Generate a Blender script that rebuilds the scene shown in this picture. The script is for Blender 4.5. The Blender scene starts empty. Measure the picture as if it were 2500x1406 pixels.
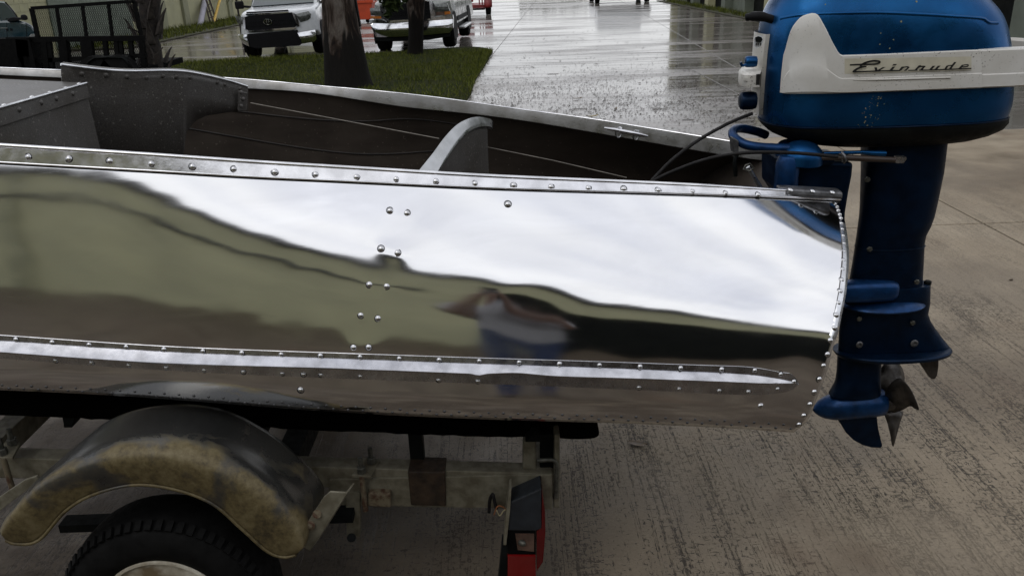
import bpy, bmesh, math, random
import numpy as np
from mathutils import Vector, Matrix, noise as mnoise
from mathutils.bvhtree import BVHTree

random.seed(7); rng = np.random.default_rng(7)
scene = bpy.context.scene
COL = scene.collection

# ------------------------------------------------------------------ camera, sky, sun, exposure
CAM_H = 1.75; FPX = 2000.0
PITCH = math.atan((703 + 75) / FPX); ROLL = math.radians(-2.0)
fw = Vector((0, math.cos(PITCH), -math.sin(PITCH)))
u0 = Vector((0, math.sin(PITCH), math.cos(PITCH))); r0 = Vector((1, 0, 0))
RT = math.cos(ROLL) * r0 + math.sin(ROLL) * u0
UP = -math.sin(ROLL) * r0 + math.cos(ROLL) * u0
cam_d = bpy.data.cameras.new('camera'); cam = bpy.data.objects.new('camera', cam_d); COL.objects.link(cam)
cam_d.sensor_width = 36.0; cam_d.lens = 36.0 * FPX / 2500.0; cam_d.clip_start = 0.05; cam_d.clip_end = 900
Mc = Matrix((RT, UP, -fw)).transposed().to_4x4(); Mc.translation = Vector((0, 0, CAM_H))
cam.matrix_world = Mc
scene.camera = cam

world = bpy.data.worlds.new('World'); scene.world = world; world.use_nodes = True
wt = world.node_tree; wt.nodes.clear()
SUN_EL, SUN_AZ = math.radians(52), math.radians(215)
sky = wt.nodes.new('ShaderNodeTexSky'); sky.sky_type = 'NISHITA'; sky.sun_disc = False
sky.sun_elevation = SUN_EL; sky.sun_rotation = SUN_AZ
wtc = wt.nodes.new('ShaderNodeTexCoord'); wmp = wt.nodes.new('ShaderNodeMapping')
wmp.inputs['Scale'].default_value = (.8, 1.5, 2.2); wmp.inputs['Rotation'].default_value = (0, 0, .5)
wn = wt.nodes.new('ShaderNodeTexNoise'); wn.inputs['Scale'].default_value = 2.0; wn.inputs['Detail'].default_value = 2.5; wn.inputs['Roughness'].default_value = .45
wr = wt.nodes.new('ShaderNodeValToRGB')
wr.color_ramp.elements[0].position = .33; wr.color_ramp.elements[0].color = (9.0, 9.3, 10.3, 1)
wr.color_ramp.elements[1].position = .68; wr.color_ramp.elements[1].color = (12.6, 12.7, 12.9, 1)
wm = wt.nodes.new('ShaderNodeMix'); wm.data_type = 'RGBA'; wm.inputs[0].default_value = .93
wb = wt.nodes.new('ShaderNodeBackground'); wb.inputs[1].default_value = .09
wo = wt.nodes.new('ShaderNodeOutputWorld')
L = wt.links.new
L(wtc.outputs['Generated'], wmp.inputs['Vector']); L(wmp.outputs[0], wn.inputs['Vector']); L(wn.outputs['Fac'], wr.inputs[0])
L(sky.outputs[0], wm.inputs[6]); L(wr.outputs[0], wm.inputs[7]); L(wm.outputs[2], wb.inputs[0]); L(wb.outputs[0], wo.inputs[0])

sun_d = bpy.data.lights.new('sun', 'SUN'); sun_d.energy = .5; sun_d.angle = math.radians(35); sun_d.color = (1, .97, .92)
sun = bpy.data.objects.new('sun', sun_d); COL.objects.link(sun)
sdir = Vector((math.sin(SUN_AZ) * math.cos(SUN_EL), math.cos(SUN_AZ) * math.cos(SUN_EL), math.sin(SUN_EL)))
sun.rotation_euler = (-sdir).to_track_quat('-Z', 'Y').to_euler(); sun.location = sdir * 30
vs = scene.view_settings
vs.view_transform = 'Standard'; vs.look = 'None'; vs.gamma = 1; vs.exposure = 0; vs.use_curve_mapping = False
scene.cycles.use_denoising = True
scene.cycles.max_bounces = 8; scene.cycles.glossy_bounces = 4; scene.cycles.caustics_reflective = False

# ------------------------------------------------------------------ picture geometry of the survey: a sight line met at a known distance
def ray(px, py): return fw + RT * ((px - 1250) / FPX) - UP * ((py - 703) / FPX)
def P(px, py, Y): d = ray(px, py); return Vector((0, 0, CAM_H)) + d * (Y / d.y)
def G(px, py, z=0.0): d = ray(px, py); return Vector((0, 0, CAM_H)) + d * ((z - CAM_H) / d.z)
def proj(p):
    v = Vector(p) - Vector((0, 0, CAM_H)); w = v.dot(fw)
    return 1250 + FPX * v.dot(RT) / w, 703 - FPX * v.dot(UP) / w, w

def spline(xs, ys):
    """natural cubic through the points, straight beyond the ends"""
    x = np.array(xs, float); y = np.array(ys, float); n = len(x); h = np.diff(x)
    A = np.eye(n); b = np.zeros(n)
    for i in range(1, n - 1):
        A[i, i - 1] = h[i - 1]; A[i, i] = 2 * (h[i - 1] + h[i]); A[i, i + 1] = h[i]
        b[i] = 6 * ((y[i + 1] - y[i]) / h[i] - (y[i] - y[i - 1]) / h[i - 1])
    m = np.linalg.solve(A, b)
    def f(t):
        tt = np.clip(t, x[0], x[-1]); i = np.clip(np.searchsorted(x, tt) - 1, 0, n - 2)
        a = x[i + 1] - tt; c = tt - x[i]; hh = h[i]
        v = (m[i] * a ** 3 + m[i + 1] * c ** 3) / (6 * hh) + (y[i] / hh - m[i] * hh / 6) * a + (y[i + 1] / hh - m[i + 1] * hh / 6) * c
        s0 = (y[1] - y[0]) / h[0] - h[0] * (2 * m[0] + m[1]) / 6; s1 = (y[-1] - y[-2]) / h[-1] + h[-1] * (m[-2] + 2 * m[-1]) / 6
        return v + np.where(t < x[0], (t - x[0]) * s0, 0) + np.where(t > x[-1], (t - x[-1]) * s1, 0)
    return f
def lin(xs, ys): return lambda t: np.interp(t, xs, ys)
def catmull(pts, n=6, closed=False):
    pts = [Vector(p) for p in pts]; out = []; N = len(pts)
    for i in range(N if closed else N - 1):
        if closed: a, b, c, d = pts[i - 1], pts[i], pts[(i + 1) % N], pts[(i + 2) % N]
        else: a, b, c, d = pts[max(i - 1, 0)], pts[i], pts[i + 1], pts[min(i + 2, N - 1)]
        for k in range(n):
            t = k / n
            out.append(.5 * ((2 * b) + (c - a) * t + (2 * a - 5 * b + 4 * c - d) * t * t + (3 * b - a - 3 * c + d) * t ** 3))
    if not closed: out.append(pts[-1])
    return out

# ------------------------------------------------------------------ mesh builder
ORG = {}
class MB:
    def __init__(self): self.v = []; self.f = []; self.m = []
    def add(self, vs_, fs_, mi=0):
        o = len(self.v); self.v += [tuple(p) for p in vs_]; self.f += [tuple(i + o for i in f) for f in fs_]; self.m += [mi] * len(fs_); return self
    def box(self, x0, x1, y0, y1, z0, z1, mi=0, M=None):
        vs_ = [Vector((x, y, z)) for x in (x0, x1) for y in (y0, y1) for z in (z0, z1)]
        if M is not None: vs_ = [M @ p for p in vs_]
        return self.add(vs_, [(0, 1, 3, 2), (4, 6, 7, 5), (0, 4, 5, 1), (2, 3, 7, 6), (0, 2, 6, 4), (1, 5, 7, 3)], mi)
    def beam(self, a, b, w, h, up=(0, 0, 1), mi=0):
        a = Vector(a); b = Vector(b); d = (b - a).normalized(); u = Vector(up); s = d.cross(u).normalized(); u = s.cross(d).normalized()
        M = Matrix((s, d, u)).transposed().to_4x4(); M.translation = a
        return self.box(-w / 2, w / 2, 0, (b - a).length, -h / 2, h / 2, mi, M)
    def tube(self, pts, r, n=8, mi=0, caps=True, closed=False):
        pts = [Vector(p) for p in pts]; N = len(pts); rr = r if hasattr(r, '__len__') else [r] * N
        d0 = (pts[1] - pts[0]).normalized(); u = d0.orthogonal().normalized(); vs_ = []
        for i, p in enumerate(pts):
            if closed: d = (pts[(i + 1) % N] - pts[i - 1]).normalized()
            else: d = (pts[min(i + 1, N - 1)] - pts[max(i - 1, 0)]).normalized()
            u = (u - d * u.dot(d)).normalized(); w = d.cross(u)
            vs_ += [p + (u * math.cos(2 * math.pi * k / n) + w * math.sin(2 * math.pi * k / n)) * rr[i] for k in range(n)]
        fs_ = []
        for i in range(N if closed else N - 1):
            j = (i + 1) % N
            fs_ += [(i * n + k, i * n + (k + 1) % n, j * n + (k + 1) % n, j * n + k) for k in range(n)]
        if caps and not closed: fs_ += [tuple(range(n - 1, -1, -1)), tuple(range((N - 1) * n, N * n))]
        return self.add(vs_, fs_, mi)
    def grid(self, rows, mi=0, wrap=False, flip=False):
        nr = len(rows); nc = len(rows[0]); vs_ = [p for r in rows for p in r]; fs_ = []
        for i in range(nr - 1):
            for j in range(nc if wrap else nc - 1):
                k = (j + 1) % nc; q = (i * nc + j, i * nc + k, (i + 1) * nc + k, (i + 1) * nc + j)
                fs_.append(q[::-1] if flip else q)
        return self.add(vs_, fs_, mi)
    def loft(self, rings, mi=0, caps=True, flip=False):
        self.grid(rings, mi, wrap=True, flip=flip)
        if caps:
            n = len(rings[0]); o = len(self.v) - n * len(rings)
            a = tuple(o + i for i in range(n)); b = tuple(o + (len(rings) - 1) * n + i for i in range(n))
            self.f += [a if flip else a[::-1], b[::-1] if flip else b]; self.m += [mi, mi]
        return self
    def prism(self, poly, vec, mi=0):
        n = len(poly); vec = Vector(vec); a = [Vector(p) for p in poly]; vs_ = a + [p + vec for p in a]
        return self.add(vs_, [tuple(range(n - 1, -1, -1)), tuple(range(n, 2 * n))] + [(i, (i + 1) % n, n + (i + 1) % n, n + i) for i in range(n)], mi)
    def lathe(self, prof, o=(0, 0, 0), ax=(0, 0, 1), n=16, mi=0):
        ax = Vector(ax).normalized(); u = ax.orthogonal().normalized(); w = ax.cross(u); o = Vector(o)
        rings = [[o + ax * h + (u * math.cos(2 * math.pi * k / n) + w * math.sin(2 * math.pi * k / n)) * max(r, 1e-5) for k in range(n)] for r, h in prof]
        return self.loft(rings, mi, caps=True)
    def cyl(self, a, b, r, n=12, mi=0): return self.tube([a, b], r, n, mi)
    def mesh(self, name, mats, origin, smooth=30, fixn=True):
        me = bpy.data.meshes.new(name)
        o = Vector(origin)
        me.from_pydata([(p[0] - o.x, p[1] - o.y, p[2] - o.z) for p in self.v], [], self.f)
        for m in (mats if isinstance(mats, (list, tuple)) else [mats]): me.materials.append(m)
        if any(self.m): me.polygons.foreach_set('material_index', self.m)
        if fixn:
            bm = bmesh.new(); bm.from_mesh(me); bmesh.ops.recalc_face_normals(bm, faces=bm.faces); bm.to_mesh(me); bm.free()
        if smooth:
            me.polygons.foreach_set('use_smooth', [True] * len(me.polygons))
            if smooth < 180: me.set_sharp_from_angle(angle=math.radians(smooth))
        me.update(); return me
    def build(self, name, mats, parent=None, smooth=30, bevel=0, seg=2, fixn=True):
        org = Vector((0, 0, 0))
        if parent is not None: org = ORG.get(parent.name, org)
        me = self.mesh(name, mats, org, smooth, fixn)
        ob = bpy.data.objects.new(name, me); COL.objects.link(ob)
        if parent is not None: ob.parent = parent; ORG[ob.name] = org
        if bevel:
            b = ob.modifiers.new('bevel', 'BEVEL'); b.width = bevel; b.segments = seg; b.limit_method = 'ANGLE'; b.angle_limit = math.radians(40)
        return ob
def tag(o, label=None, cat=None, group=None, kind=None):
    if label: o['label'] = label
    if cat: o['category'] = cat
    if group: o['group'] = group
    if kind: o['kind'] = kind
    return o
def thing(name, label, cat, loc=(0, 0, 0), group=None, local=False, kind=None):
    o = bpy.data.objects.new(name, None); COL.objects.link(o); o.location = loc; o.empty_display_size = .2
    ORG[o.name] = Vector((0, 0, 0)) if local else Vector(loc)
    return tag(o, label, cat, group, kind)
def inst(name, me, parent, loc, normal=None, scale=1.0, rot=None):
    """another object sharing a mesh, standing along a normal"""
    o = bpy.data.objects.new(name, me); COL.objects.link(o)
    org = Vector((0, 0, 0))
    if parent is not None: o.parent = parent; org = ORG.get(parent.name, org); ORG[o.name] = org
    o.location = Vector(loc) - org
    if normal is not None: o.rotation_euler = Vector(normal).to_track_quat('Z', 'Y').to_euler()
    if rot is not None: o.rotation_euler = rot
    o.scale = (scale,) * 3 if not hasattr(scale, '__len__') else scale
    return o
def dup(o, loc, rotz=None, label=None):
    c = o.copy(); COL.objects.link(c); c.location = loc
    if rotz is not None: c.rotation_euler.z = rotz
    if label: c['label'] = label
    for ch in o.children:
        d = ch.copy(); COL.objects.link(d); d.parent = c
        for g in ch.children:
            e = g.copy(); COL.objects.link(e); e.parent = d
    return c
def subpt(*a): return Vector(a)
def superellipse(cx, cy, a, b, n, e=2.6):
    out = []
    for k in range(n):
        t = 2 * math.pi * k / n; c, s = math.cos(t), math.sin(t)
        out.append((cx + a * math.copysign(abs(c) ** (2 / e), c), cy + b * math.copysign(abs(s) ** (2 / e), s)))
    return out
def bvh_of(ob):
    me = ob.data; o = ORG.get(ob.name, Vector((0, 0, 0)))
    return BVHTree.FromPolygons([v.co + o for v in me.vertices], [tuple(p.vertices) for p in me.polygons])
def hit(bv, px, py):
    loc, nor, i, d = bv.ray_cast(Vector((0, 0, CAM_H)), ray(px, py).normalized())
    if loc is not None and nor.dot(ray(px, py)) > 0: nor = -nor
    return loc, nor

# ------------------------------------------------------------------ materials
def nmat(name):
    m = bpy.data.materials.new(name); m.use_nodes = True
    nt = m.node_tree; b = nt.nodes['Principled BSDF']; return m, nt, b
def N(nt, t, **kw):
    n = nt.nodes.new(t)
    for k, v in kw.items():
        if hasattr(n, k) and k not in ('Scale',): setattr(n, k, v)
    return n
def noise_n(nt, vec, scale, detail=4, rough=.55, dist=0, mscale=None):
    if mscale is not None:
        mp = nt.nodes.new('ShaderNodeMapping'); mp.inputs['Scale'].default_value = mscale; nt.links.new(vec, mp.inputs[0]); vec = mp.outputs[0]
    n = nt.nodes.new('ShaderNodeTexNoise'); n.inputs['Scale'].default_value = scale; n.inputs['Detail'].default_value = detail
    n.inputs['Roughness'].default_value = rough; n.inputs['Distortion'].default_value = dist
    nt.links.new(vec, n.inputs['Vector']); return n.outputs['Fac']
def ramp(nt, fac, stops, interp='LINEAR'):
    r = nt.nodes.new('ShaderNodeValToRGB'); cr = r.color_ramp; cr.interpolation = interp
    while len(cr.elements) < len(stops): cr.elements.new(.5)
    for e, (p, c) in zip(cr.elements, stops):
        e.position = p; e.color = (c, c, c, 1) if not hasattr(c, '__len__') else (*c, 1)
    nt.links.new(fac, r.inputs[0]); return r.outputs[0]
def mix(nt, fac, a, b, mode='MIX'):
    m = nt.nodes.new('ShaderNodeMix'); m.data_type = 'RGBA'; m.blend_type = mode
    for i, s in ((0, fac), (6, a), (7, b)):
        if hasattr(s, 'links') or hasattr(s, 'is_linked'): nt.links.new(s, m.inputs[i])
        elif i == 0: m.inputs[0].default_value = s
        else: m.inputs[i].default_value = (*s, 1) if hasattr(s, '__len__') else (s, s, s, 1)
    return m.outputs[2]
def math_n(nt, op, a, b=None, clamp=False):
    m = nt.nodes.new('ShaderNodeMath'); m.operation = op; m.use_clamp = clamp
    for i, s in ((0, a), (1, b)):
        if s is None: continue
        if hasattr(s, 'is_linked'): nt.links.new(s, m.inputs[i])
        else: m.inputs[i].default_value = s
    return m.outputs[0]
def bump(nt, b, h, strength=.3, dist=.01, prev=None):
    n = nt.nodes.new('ShaderNodeBump'); n.inputs['Strength'].default_value = strength; n.inputs['Distance'].default_value = dist
    nt.links.new(h, n.inputs['Height'])
    if prev is not None: nt.links.new(prev, n.inputs['Normal'])
    nt.links.new(n.outputs[0], b.inputs['Normal']); return n.outputs[0]
def objc(nt): return nt.nodes.new('ShaderNodeTexCoord').outputs['Object']
def mat(name, base, rough=.5, metal=0, var=.18, scale=8, spec=.5, coat=0, bmp=0, bscale=60, rvar=.12, base2=None, mscale=None, detail=5, emit=None):
    m, nt, b = nmat(name); c = objc(nt)
    n1 = noise_n(nt, c, scale, detail, mscale=mscale)
    lo = base2 if base2 is not None else tuple(x * (1 - var) for x in base); hi = tuple(min(1, x * (1 + var)) for x in base) if base2 is None else base
    nt.links.new(ramp(nt, n1, [(.36, lo), (.64, hi)]), b.inputs['Base Color'])
    n2 = noise_n(nt, c, scale * 2.3, 4)
    nt.links.new(ramp(nt, n2, [(.3, max(.02, rough - rvar)), (.7, min(1, rough + rvar))]), b.inputs['Roughness'])
    b.inputs['Metallic'].default_value = metal; b.inputs['Specular IOR Level'].default_value = spec; b.inputs['Coat Weight'].default_value = coat
    b.inputs['Coat Roughness'].default_value = .08
    if bmp: bump(nt, b, noise_n(nt, c, bscale, 4), bmp, .004)
    return m
# ------------------------------------------------------------------ the material stock
def m_polished():
    m, nt, b = nmat('polished_aluminium'); c = objc(nt)
    b.inputs['Metallic'].default_value = 1
    smear = noise_n(nt, c, 3.0, 5, .6, .6, (1, 1, 3))
    brush = noise_n(nt, c, 60, 3, .6, 0, (.35, 1, 9))
    nt.links.new(ramp(nt, smear, [(.3, (.80, .80, .81)), (.7, (.90, .90, .91))]), b.inputs['Base Color'])
    r1 = ramp(nt, smear, [(.3, .045), (.55, .075), (.75, .13)])
    nt.links.new(math_n(nt, 'ADD', r1, math_n(nt, 'MULTIPLY', brush, .035)), b.inputs['Roughness'])
    b1 = bump(nt, b, brush, .006, .002)
    scr = noise_n(nt, c, 26, 2, .5, .3, (.5, 1, 14))
    bump(nt, b, ramp(nt, scr, [(.73, 0), (.745, 1), (.76, 0)]), .02, .002, b1)
    return m
M = {}
M['polish'] = m_polished()
M['alu'] = mat('worn_aluminium', (.62, .63, .65), .3, 1, .2, 14, bmp=.06, bscale=160, rvar=.1)
M['alu_trim'] = mat('bright_aluminium_trim', (.74, .74, .76), .2, 1, .14, 18, bmp=.04, bscale=120, rvar=.07)
M['rivet'] = mat('rivet_aluminium', (.66, .66, .67), .24, 1, .2, 60, rvar=.08)
M['rail'] = mat('spray_rail_aluminium', (.56, .56, .585), .27, 1, .2, 22, bmp=.06, bscale=120, rvar=.08)
M['alu_dull'] = mat('dull_aluminium', (.30, .30, .30), .36, 1, .25, 10, bmp=.08, bscale=140, base2=(.20, .195, .185))
M['cast'] = mat('cast_aluminium', (.14, .14, .145), .48, .9, .3, 40, bmp=.2, bscale=200)
def m_hammer():
    m, nt, b = nmat('speckled_grey_paint'); c = objc(nt)
    big = noise_n(nt, c, 4, 4, .6); fine = noise_n(nt, c, 260, 2, .6); dots = noise_n(nt, c, 120, 2, .5)
    col = ramp(nt, big, [(.35, (.060, .054, .047)), (.65, (.098, .094, .090))])
    col = mix(nt, .6, col, ramp(nt, fine, [(.3, .45), (.7, 1.6)]), 'MULTIPLY')
    nt.links.new(mix(nt, ramp(nt, dots, [(.66, 0), (.70, .8)]), col, (.26, .25, .23)), b.inputs['Base Color'])
    b.inputs['Roughness'].default_value = .42; b.inputs['Metallic'].default_value = .15; bump(nt, b, fine, .25, .003); return m
M['hammer'] = m_hammer()
M['frame_alu'] = mat('brushed_frame_aluminium', (.48, .49, .50), .34, 1, .2, 12, bmp=.06, bscale=140, base2=(.36, .37, .375))
def m_inside():
    m, nt, b = nmat('brown_hull_paint'); c = objc(nt)
    big = noise_n(nt, c, 5, 5, .65); sp = noise_n(nt, c, 95, 2, .5); wipe = noise_n(nt, c, 1, 4, .6, .4, (3, 3, 14))
    col = ramp(nt, math_n(nt, 'ADD', math_n(nt, 'MULTIPLY', big, .5), math_n(nt, 'MULTIPLY', wipe, .5)), [(.36, (.028, .021, .016)), (.52, (.047, .037, .029)), (.68, (.070, .058, .046))])
    nt.links.new(mix(nt, ramp(nt, sp, [(.70, 0), (.72, .7)]), col, (.18, .16, .13)), b.inputs['Base Color'])
    b.inputs['Roughness'].default_value = .55; bump(nt, b, big, .1, .004); return m
M['inside'] = m_inside()
M['crease_shade'] = mat('hull_crease_shade', (.014, .011, .009), .6, 0, .3, 9)  # dark tone standing for the shade in the hull's inner creases
M['carpet'] = mat('black_bunk_carpet', (.003, .003, .003), .98, 0, .5, 200, spec=.02, bmp=.8, bscale=300)
M['rubber'] = mat('tyre_rubber', (.006, .006, .006), .75, 0, .3, 30, spec=.1, bmp=.1, bscale=150)
M['cable'] = mat('black_cable_sheath', (.010, .009, .009), .6, 0, .2, 30, spec=.2)
M['dark'] = mat('dark_metal', (.006, .007, .007), .6, 0, .3, 20, bmp=.1, spec=.1)
M['chrome'] = mat('chrome', (.72, .73, .75), .1, 1, .1, 8, rvar=.04)
M['galv'] = mat('weathered_galvanised_steel', (.205, .190, .142), .6, .15, .3, 26, base2=(.105, .092, .062), bmp=.15, bscale=90)
M['dull'] = mat('galvanised_bolts', (.10, .10, .085), .5, .6, .4, 60, bmp=.2)
def m_fender():
    m, nt, b = nmat('stained_fender'); c = objc(nt)
    stain = noise_n(nt, c, 6.0, 6, .58, .6); fine = noise_n(nt, c, 60, 5, .7); runs = noise_n(nt, c, 1, 4, .65, .3, (38, 6, 5))
    sx = nt.nodes.new('ShaderNodeSeparateXYZ'); nt.links.new(c, sx.inputs[0])
    crown = nt.nodes.new('ShaderNodeMapRange'); crown.inputs[1].default_value = 1.612 - 2.55; crown.inputs[2].default_value = 1.69 - 2.55; nt.links.new(sx.outputs[1], crown.inputs[0])
    ends = nt.nodes.new('ShaderNodeMapRange'); ends.inputs[1].default_value = .66; ends.inputs[2].default_value = .52; nt.links.new(sx.outputs[2], ends.inputs[0])
    k = math_n(nt, 'SUBTRACT', math_n(nt, 'ADD', 1.0, math_n(nt, 'MULTIPLY', ends.outputs[0], .35)), math_n(nt, 'MULTIPLY', crown.outputs[0], 1.0))
    k = math_n(nt, 'ADD', k, math_n(nt, 'MULTIPLY', math_n(nt, 'SUBTRACT', math_n(nt, 'ADD', math_n(nt, 'MULTIPLY', stain, .96), math_n(nt, 'MULTIPLY', fine, .04)), .5), 3.6))
    f = ramp(nt, k, [(.30, 0), (.85, 1)])
    tan = ramp(nt, math_n(nt, 'ADD', math_n(nt, 'MULTIPLY', stain, .5), math_n(nt, 'MULTIPLY', fine, .5)), [(.38, (.040, .030, .014)), (.5, (.115, .088, .038)), (.62, (.165, .135, .070))])
    nt.links.new(mix(nt, f, (.085, .085, .082), tan), b.inputs['Base Color'])
    nt.links.new(mix(nt, f, (.26,) * 3, (.60,) * 3), b.inputs['Roughness'])
    nt.links.new(mix(nt, f, (.75,) * 3, (.10,) * 3), b.inputs['Metallic'])
    bump(nt, b, fine, .10, .004); return m
M['fender'] = m_fender()
def m_rust():
    m, nt, b = nmat('rust_stained_galvanised'); c = objc(nt)
    f = ramp(nt, noise_n(nt, c, 22, 6, .7, .8), [(.44, 0), (.6, 1)])
    nt.links.new(mix(nt, f, (.15, .125, .08), (.055, .020, .008)), b.inputs['Base Color']); b.inputs['Roughness'].default_value = .75; return m
M['rust'] = m_rust()
M['rustband'] = mat('rusted_steel_wrap', (.030, .018, .010), .7, .1, .5, 30, bmp=.3)
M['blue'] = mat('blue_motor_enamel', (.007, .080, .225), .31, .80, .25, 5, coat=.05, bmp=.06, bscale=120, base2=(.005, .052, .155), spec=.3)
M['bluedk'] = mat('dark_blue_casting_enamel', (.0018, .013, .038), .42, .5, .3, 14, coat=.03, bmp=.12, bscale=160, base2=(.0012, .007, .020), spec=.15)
M['bluebr'] = mat('bracket_blue_enamel', (.006, .045, .15), .38, .55, .4, 20, coat=.08, bmp=.12, bscale=140, base2=(.003, .022, .07), spec=.3)
def m_oldwhite():
    m, nt, b = nmat('aged_white_enamel'); c = objc(nt)
    big = noise_n(nt, c, 5, 5, .6); sp = noise_n(nt, c, 190, 2, .5); patch = noise_n(nt, c, 4, 2)
    col = ramp(nt, big, [(.35, (.50, .48, .43)), (.65, (.62, .61, .58))])
    k = math_n(nt, 'MULTIPLY', ramp(nt, sp, [(.66, 0), (.69, 1)]), ramp(nt, patch, [(.42, .1), (.6, 1)]))
    nt.links.new(mix(nt, k, col, (.06, .05, .04)), b.inputs['Base Color'])
    b.inputs['Roughness'].default_value = .38; b.inputs['Coat Weight'].default_value = .15
    bump(nt, b, noise_n(nt, c, 40, 4), .05, .003); return m
M['white'] = m_oldwhite()
M['letter'] = mat('black_script_print', (.008, .008, .008), .45, 0, .2, 40)
M['sticker'] = mat('yellowed_decal_film', (.50, .47, .37), .4, 0, .1, 20)
M['bronze'] = mat('tarnished_propeller', (.055, .050, .046), .42, .7, .45, 25, bmp=.1)
M['redlens'] = mat('red_lens', (.15, .004, .004), .18, 0, .15, 10, coat=.5)
M['redlens2'] = mat('red_lens_edge', (.09, .003, .004), .2, 0, .15, 10, coat=.3)
M['housing'] = mat('black_lamp_housing', (.018, .022, .028), .5, 0, .3, 20)
M['glassy'] = mat('clear_lamp_window', (.10, .06, .045), .15, 0, .3, 30, coat=.5)
M['wheelpaint'] = mat('chipped_cream_wheel_paint', (.58, .55, .46), .45, 0, .5, 14, base2=(.16, .12, .07), bmp=.1)
# ground
def m_concrete(name, wet, damp=False):
    m, nt, b = nmat(name); c = objc(nt)
    big = noise_n(nt, c, .55, 5, .6); mid = noise_n(nt, c, 3.2, 5, .6); fine = noise_n(nt, c, 90, 4, .7)
    base = ramp(nt, math_n(nt, 'ADD', math_n(nt, 'MULTIPLY', big, .6), math_n(nt, 'MULTIPLY', mid, .4)),
                [(.36, (.190, .150, .102)), (.5, (.262, .214, .152)), (.66, (.335, .282, .208))] if not wet else
                ([(.36, (.125, .108, .092)), (.5, (.16, .142, .124)), (.66, (.195, .175, .155))] if not damp else [(.36, (.17, .15, .135)), (.5, (.21, .19, .172)), (.66, (.25, .228, .21))]))
    base = mix(nt, .35, base, ramp(nt, fine, [(.3, .55), (.7, 1.35)]), 'MULTIPLY')
    if not wet:
        groove = noise_n(nt, c, 1, 2, .5, .12, (34, .8, 1)); pit = noise_n(nt, c, 1, 5, .8, .5, (95, 44, 1)); cross = noise_n(nt, c, 1, 3, .7, .4, (30, 90, 1)); clus = noise_n(nt, c, 1, 3, .6, .3, (7, 1.6, 1))
        wear = ramp(nt, noise_n(nt, c, .8, 3, .6, .3), [(.36, .0), (.58, 1)])
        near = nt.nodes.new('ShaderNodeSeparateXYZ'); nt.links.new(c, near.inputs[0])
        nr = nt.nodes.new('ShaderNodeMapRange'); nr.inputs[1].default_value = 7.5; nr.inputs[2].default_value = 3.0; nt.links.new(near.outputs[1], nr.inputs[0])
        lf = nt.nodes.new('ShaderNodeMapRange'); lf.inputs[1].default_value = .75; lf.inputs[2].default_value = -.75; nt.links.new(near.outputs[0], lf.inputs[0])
        front_shade = nt.nodes.new('ShaderNodeMapRange'); front_shade.inputs[1].default_value = 2.1; front_shade.inputs[2].default_value = 1.5; nt.links.new(near.outputs[1], front_shade.inputs[0])
        lfm = math_n(nt, 'MAXIMUM', lf.outputs[0], front_shade.outputs[0])   # the shaded ground before the hull is darkened in colour too
        amt = math_n(nt, 'MULTIPLY', math_n(nt, 'ADD', math_n(nt, 'ADD', wear, .42), lf.outputs[0], True), nr.outputs[0])
        g = ramp(nt, groove, [(.472, 0), (.492, 1), (.508, 1), (.528, 0)]); pc = math_n(nt, 'ADD', pit, math_n(nt, 'MULTIPLY', math_n(nt, 'SUBTRACT', clus, .5), .30)); p = ramp(nt, pc, [(.565, 0), (.60, 1)]); x = ramp(nt, math_n(nt, 'ADD', cross, math_n(nt, 'MULTIPLY', math_n(nt, 'SUBTRACT', clus, .5), .22)), [(.585, 0), (.64, .9)])
        gp = math_n(nt, 'MULTIPLY', g, ramp(nt, pc, [(.44, .0), (.54, .9)]))
        k = math_n(nt, 'MULTIPLY', math_n(nt, 'MAXIMUM', math_n(nt, 'MAXIMUM', gp, p), x), amt, True)
        base = mix(nt, math_n(nt, 'MULTIPLY', k, .92), base, (.016, .012, .009))
        ground_shade = math_n(nt, 'MULTIPLY', math_n(nt, 'MULTIPLY', lfm, nr.outputs[0]), ramp(nt, mid, [(.28, .45), (.55, 1)]))
        base = mix(nt, math_n(nt, 'MULTIPLY', ground_shade, .92), base, (.040, .027, .016))   # shade under and around the trailer, put into the base colour
        stain = ramp(nt, noise_n(nt, c, 1.5, 4, .6), [(.56, 0), (.7, 1)])
        base = mix(nt, math_n(nt, 'MULTIPLY', stain, .45), base, (.13, .085, .055))
        dampf = ramp(nt, noise_n(nt, c, .7, 4, .65, .5), [(.44, 0), (.58, 1)])
        base = mix(nt, math_n(nt, 'MULTIPLY', dampf, .38), base, (.085, .068, .052))   # patches still damp from the rain
        nt.links.new(base, b.inputs['Base Color'])
        nt.links.new(ramp(nt, mid, [(.3, .42), (.7, .75)]), b.inputs['Roughness'])
        b.inputs['Specular IOR Level'].default_value = .3
        bump(nt, b, math_n(nt, 'SUBTRACT', math_n(nt, 'MULTIPLY', fine, .3), k), .5, .006)
    else:
        pud = noise_n(nt, c, 1, 5, .55, .3, (.16, .62, 1))
        streak = noise_n(nt, c, 1, 5, .65, .25, (.40, 4.2, 1))
        w = math_n(nt, 'ADD', math_n(nt, 'MULTIPLY', pud, .56), math_n(nt, 'MULTIPLY', streak, .44))
        wetf = ramp(nt, w, [(.42, 0), (.52, 1)])
        nt.links.new(mix(nt, wetf, base, mix(nt, .5, base, (.10, .09, .08))), b.inputs['Base Color'])
        nt.links.new(ramp(nt, w, [(.40, .36), (.47, .21), (.54, .08)] if not damp else [(.40, .36), (.50, .24), (.58, .08)]), b.inputs['Roughness'])
        b.inputs['Specular IOR Level'].default_value = .45 if not damp else .6; b.inputs['Specular Tint'].default_value = (.90, .94, 1, 1)
        bump(nt, b, math_n(nt, 'MULTIPLY', fine, ramp(nt, w, [(.42, 1), (.52, .02)])), .035, .003)
    return m
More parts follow.
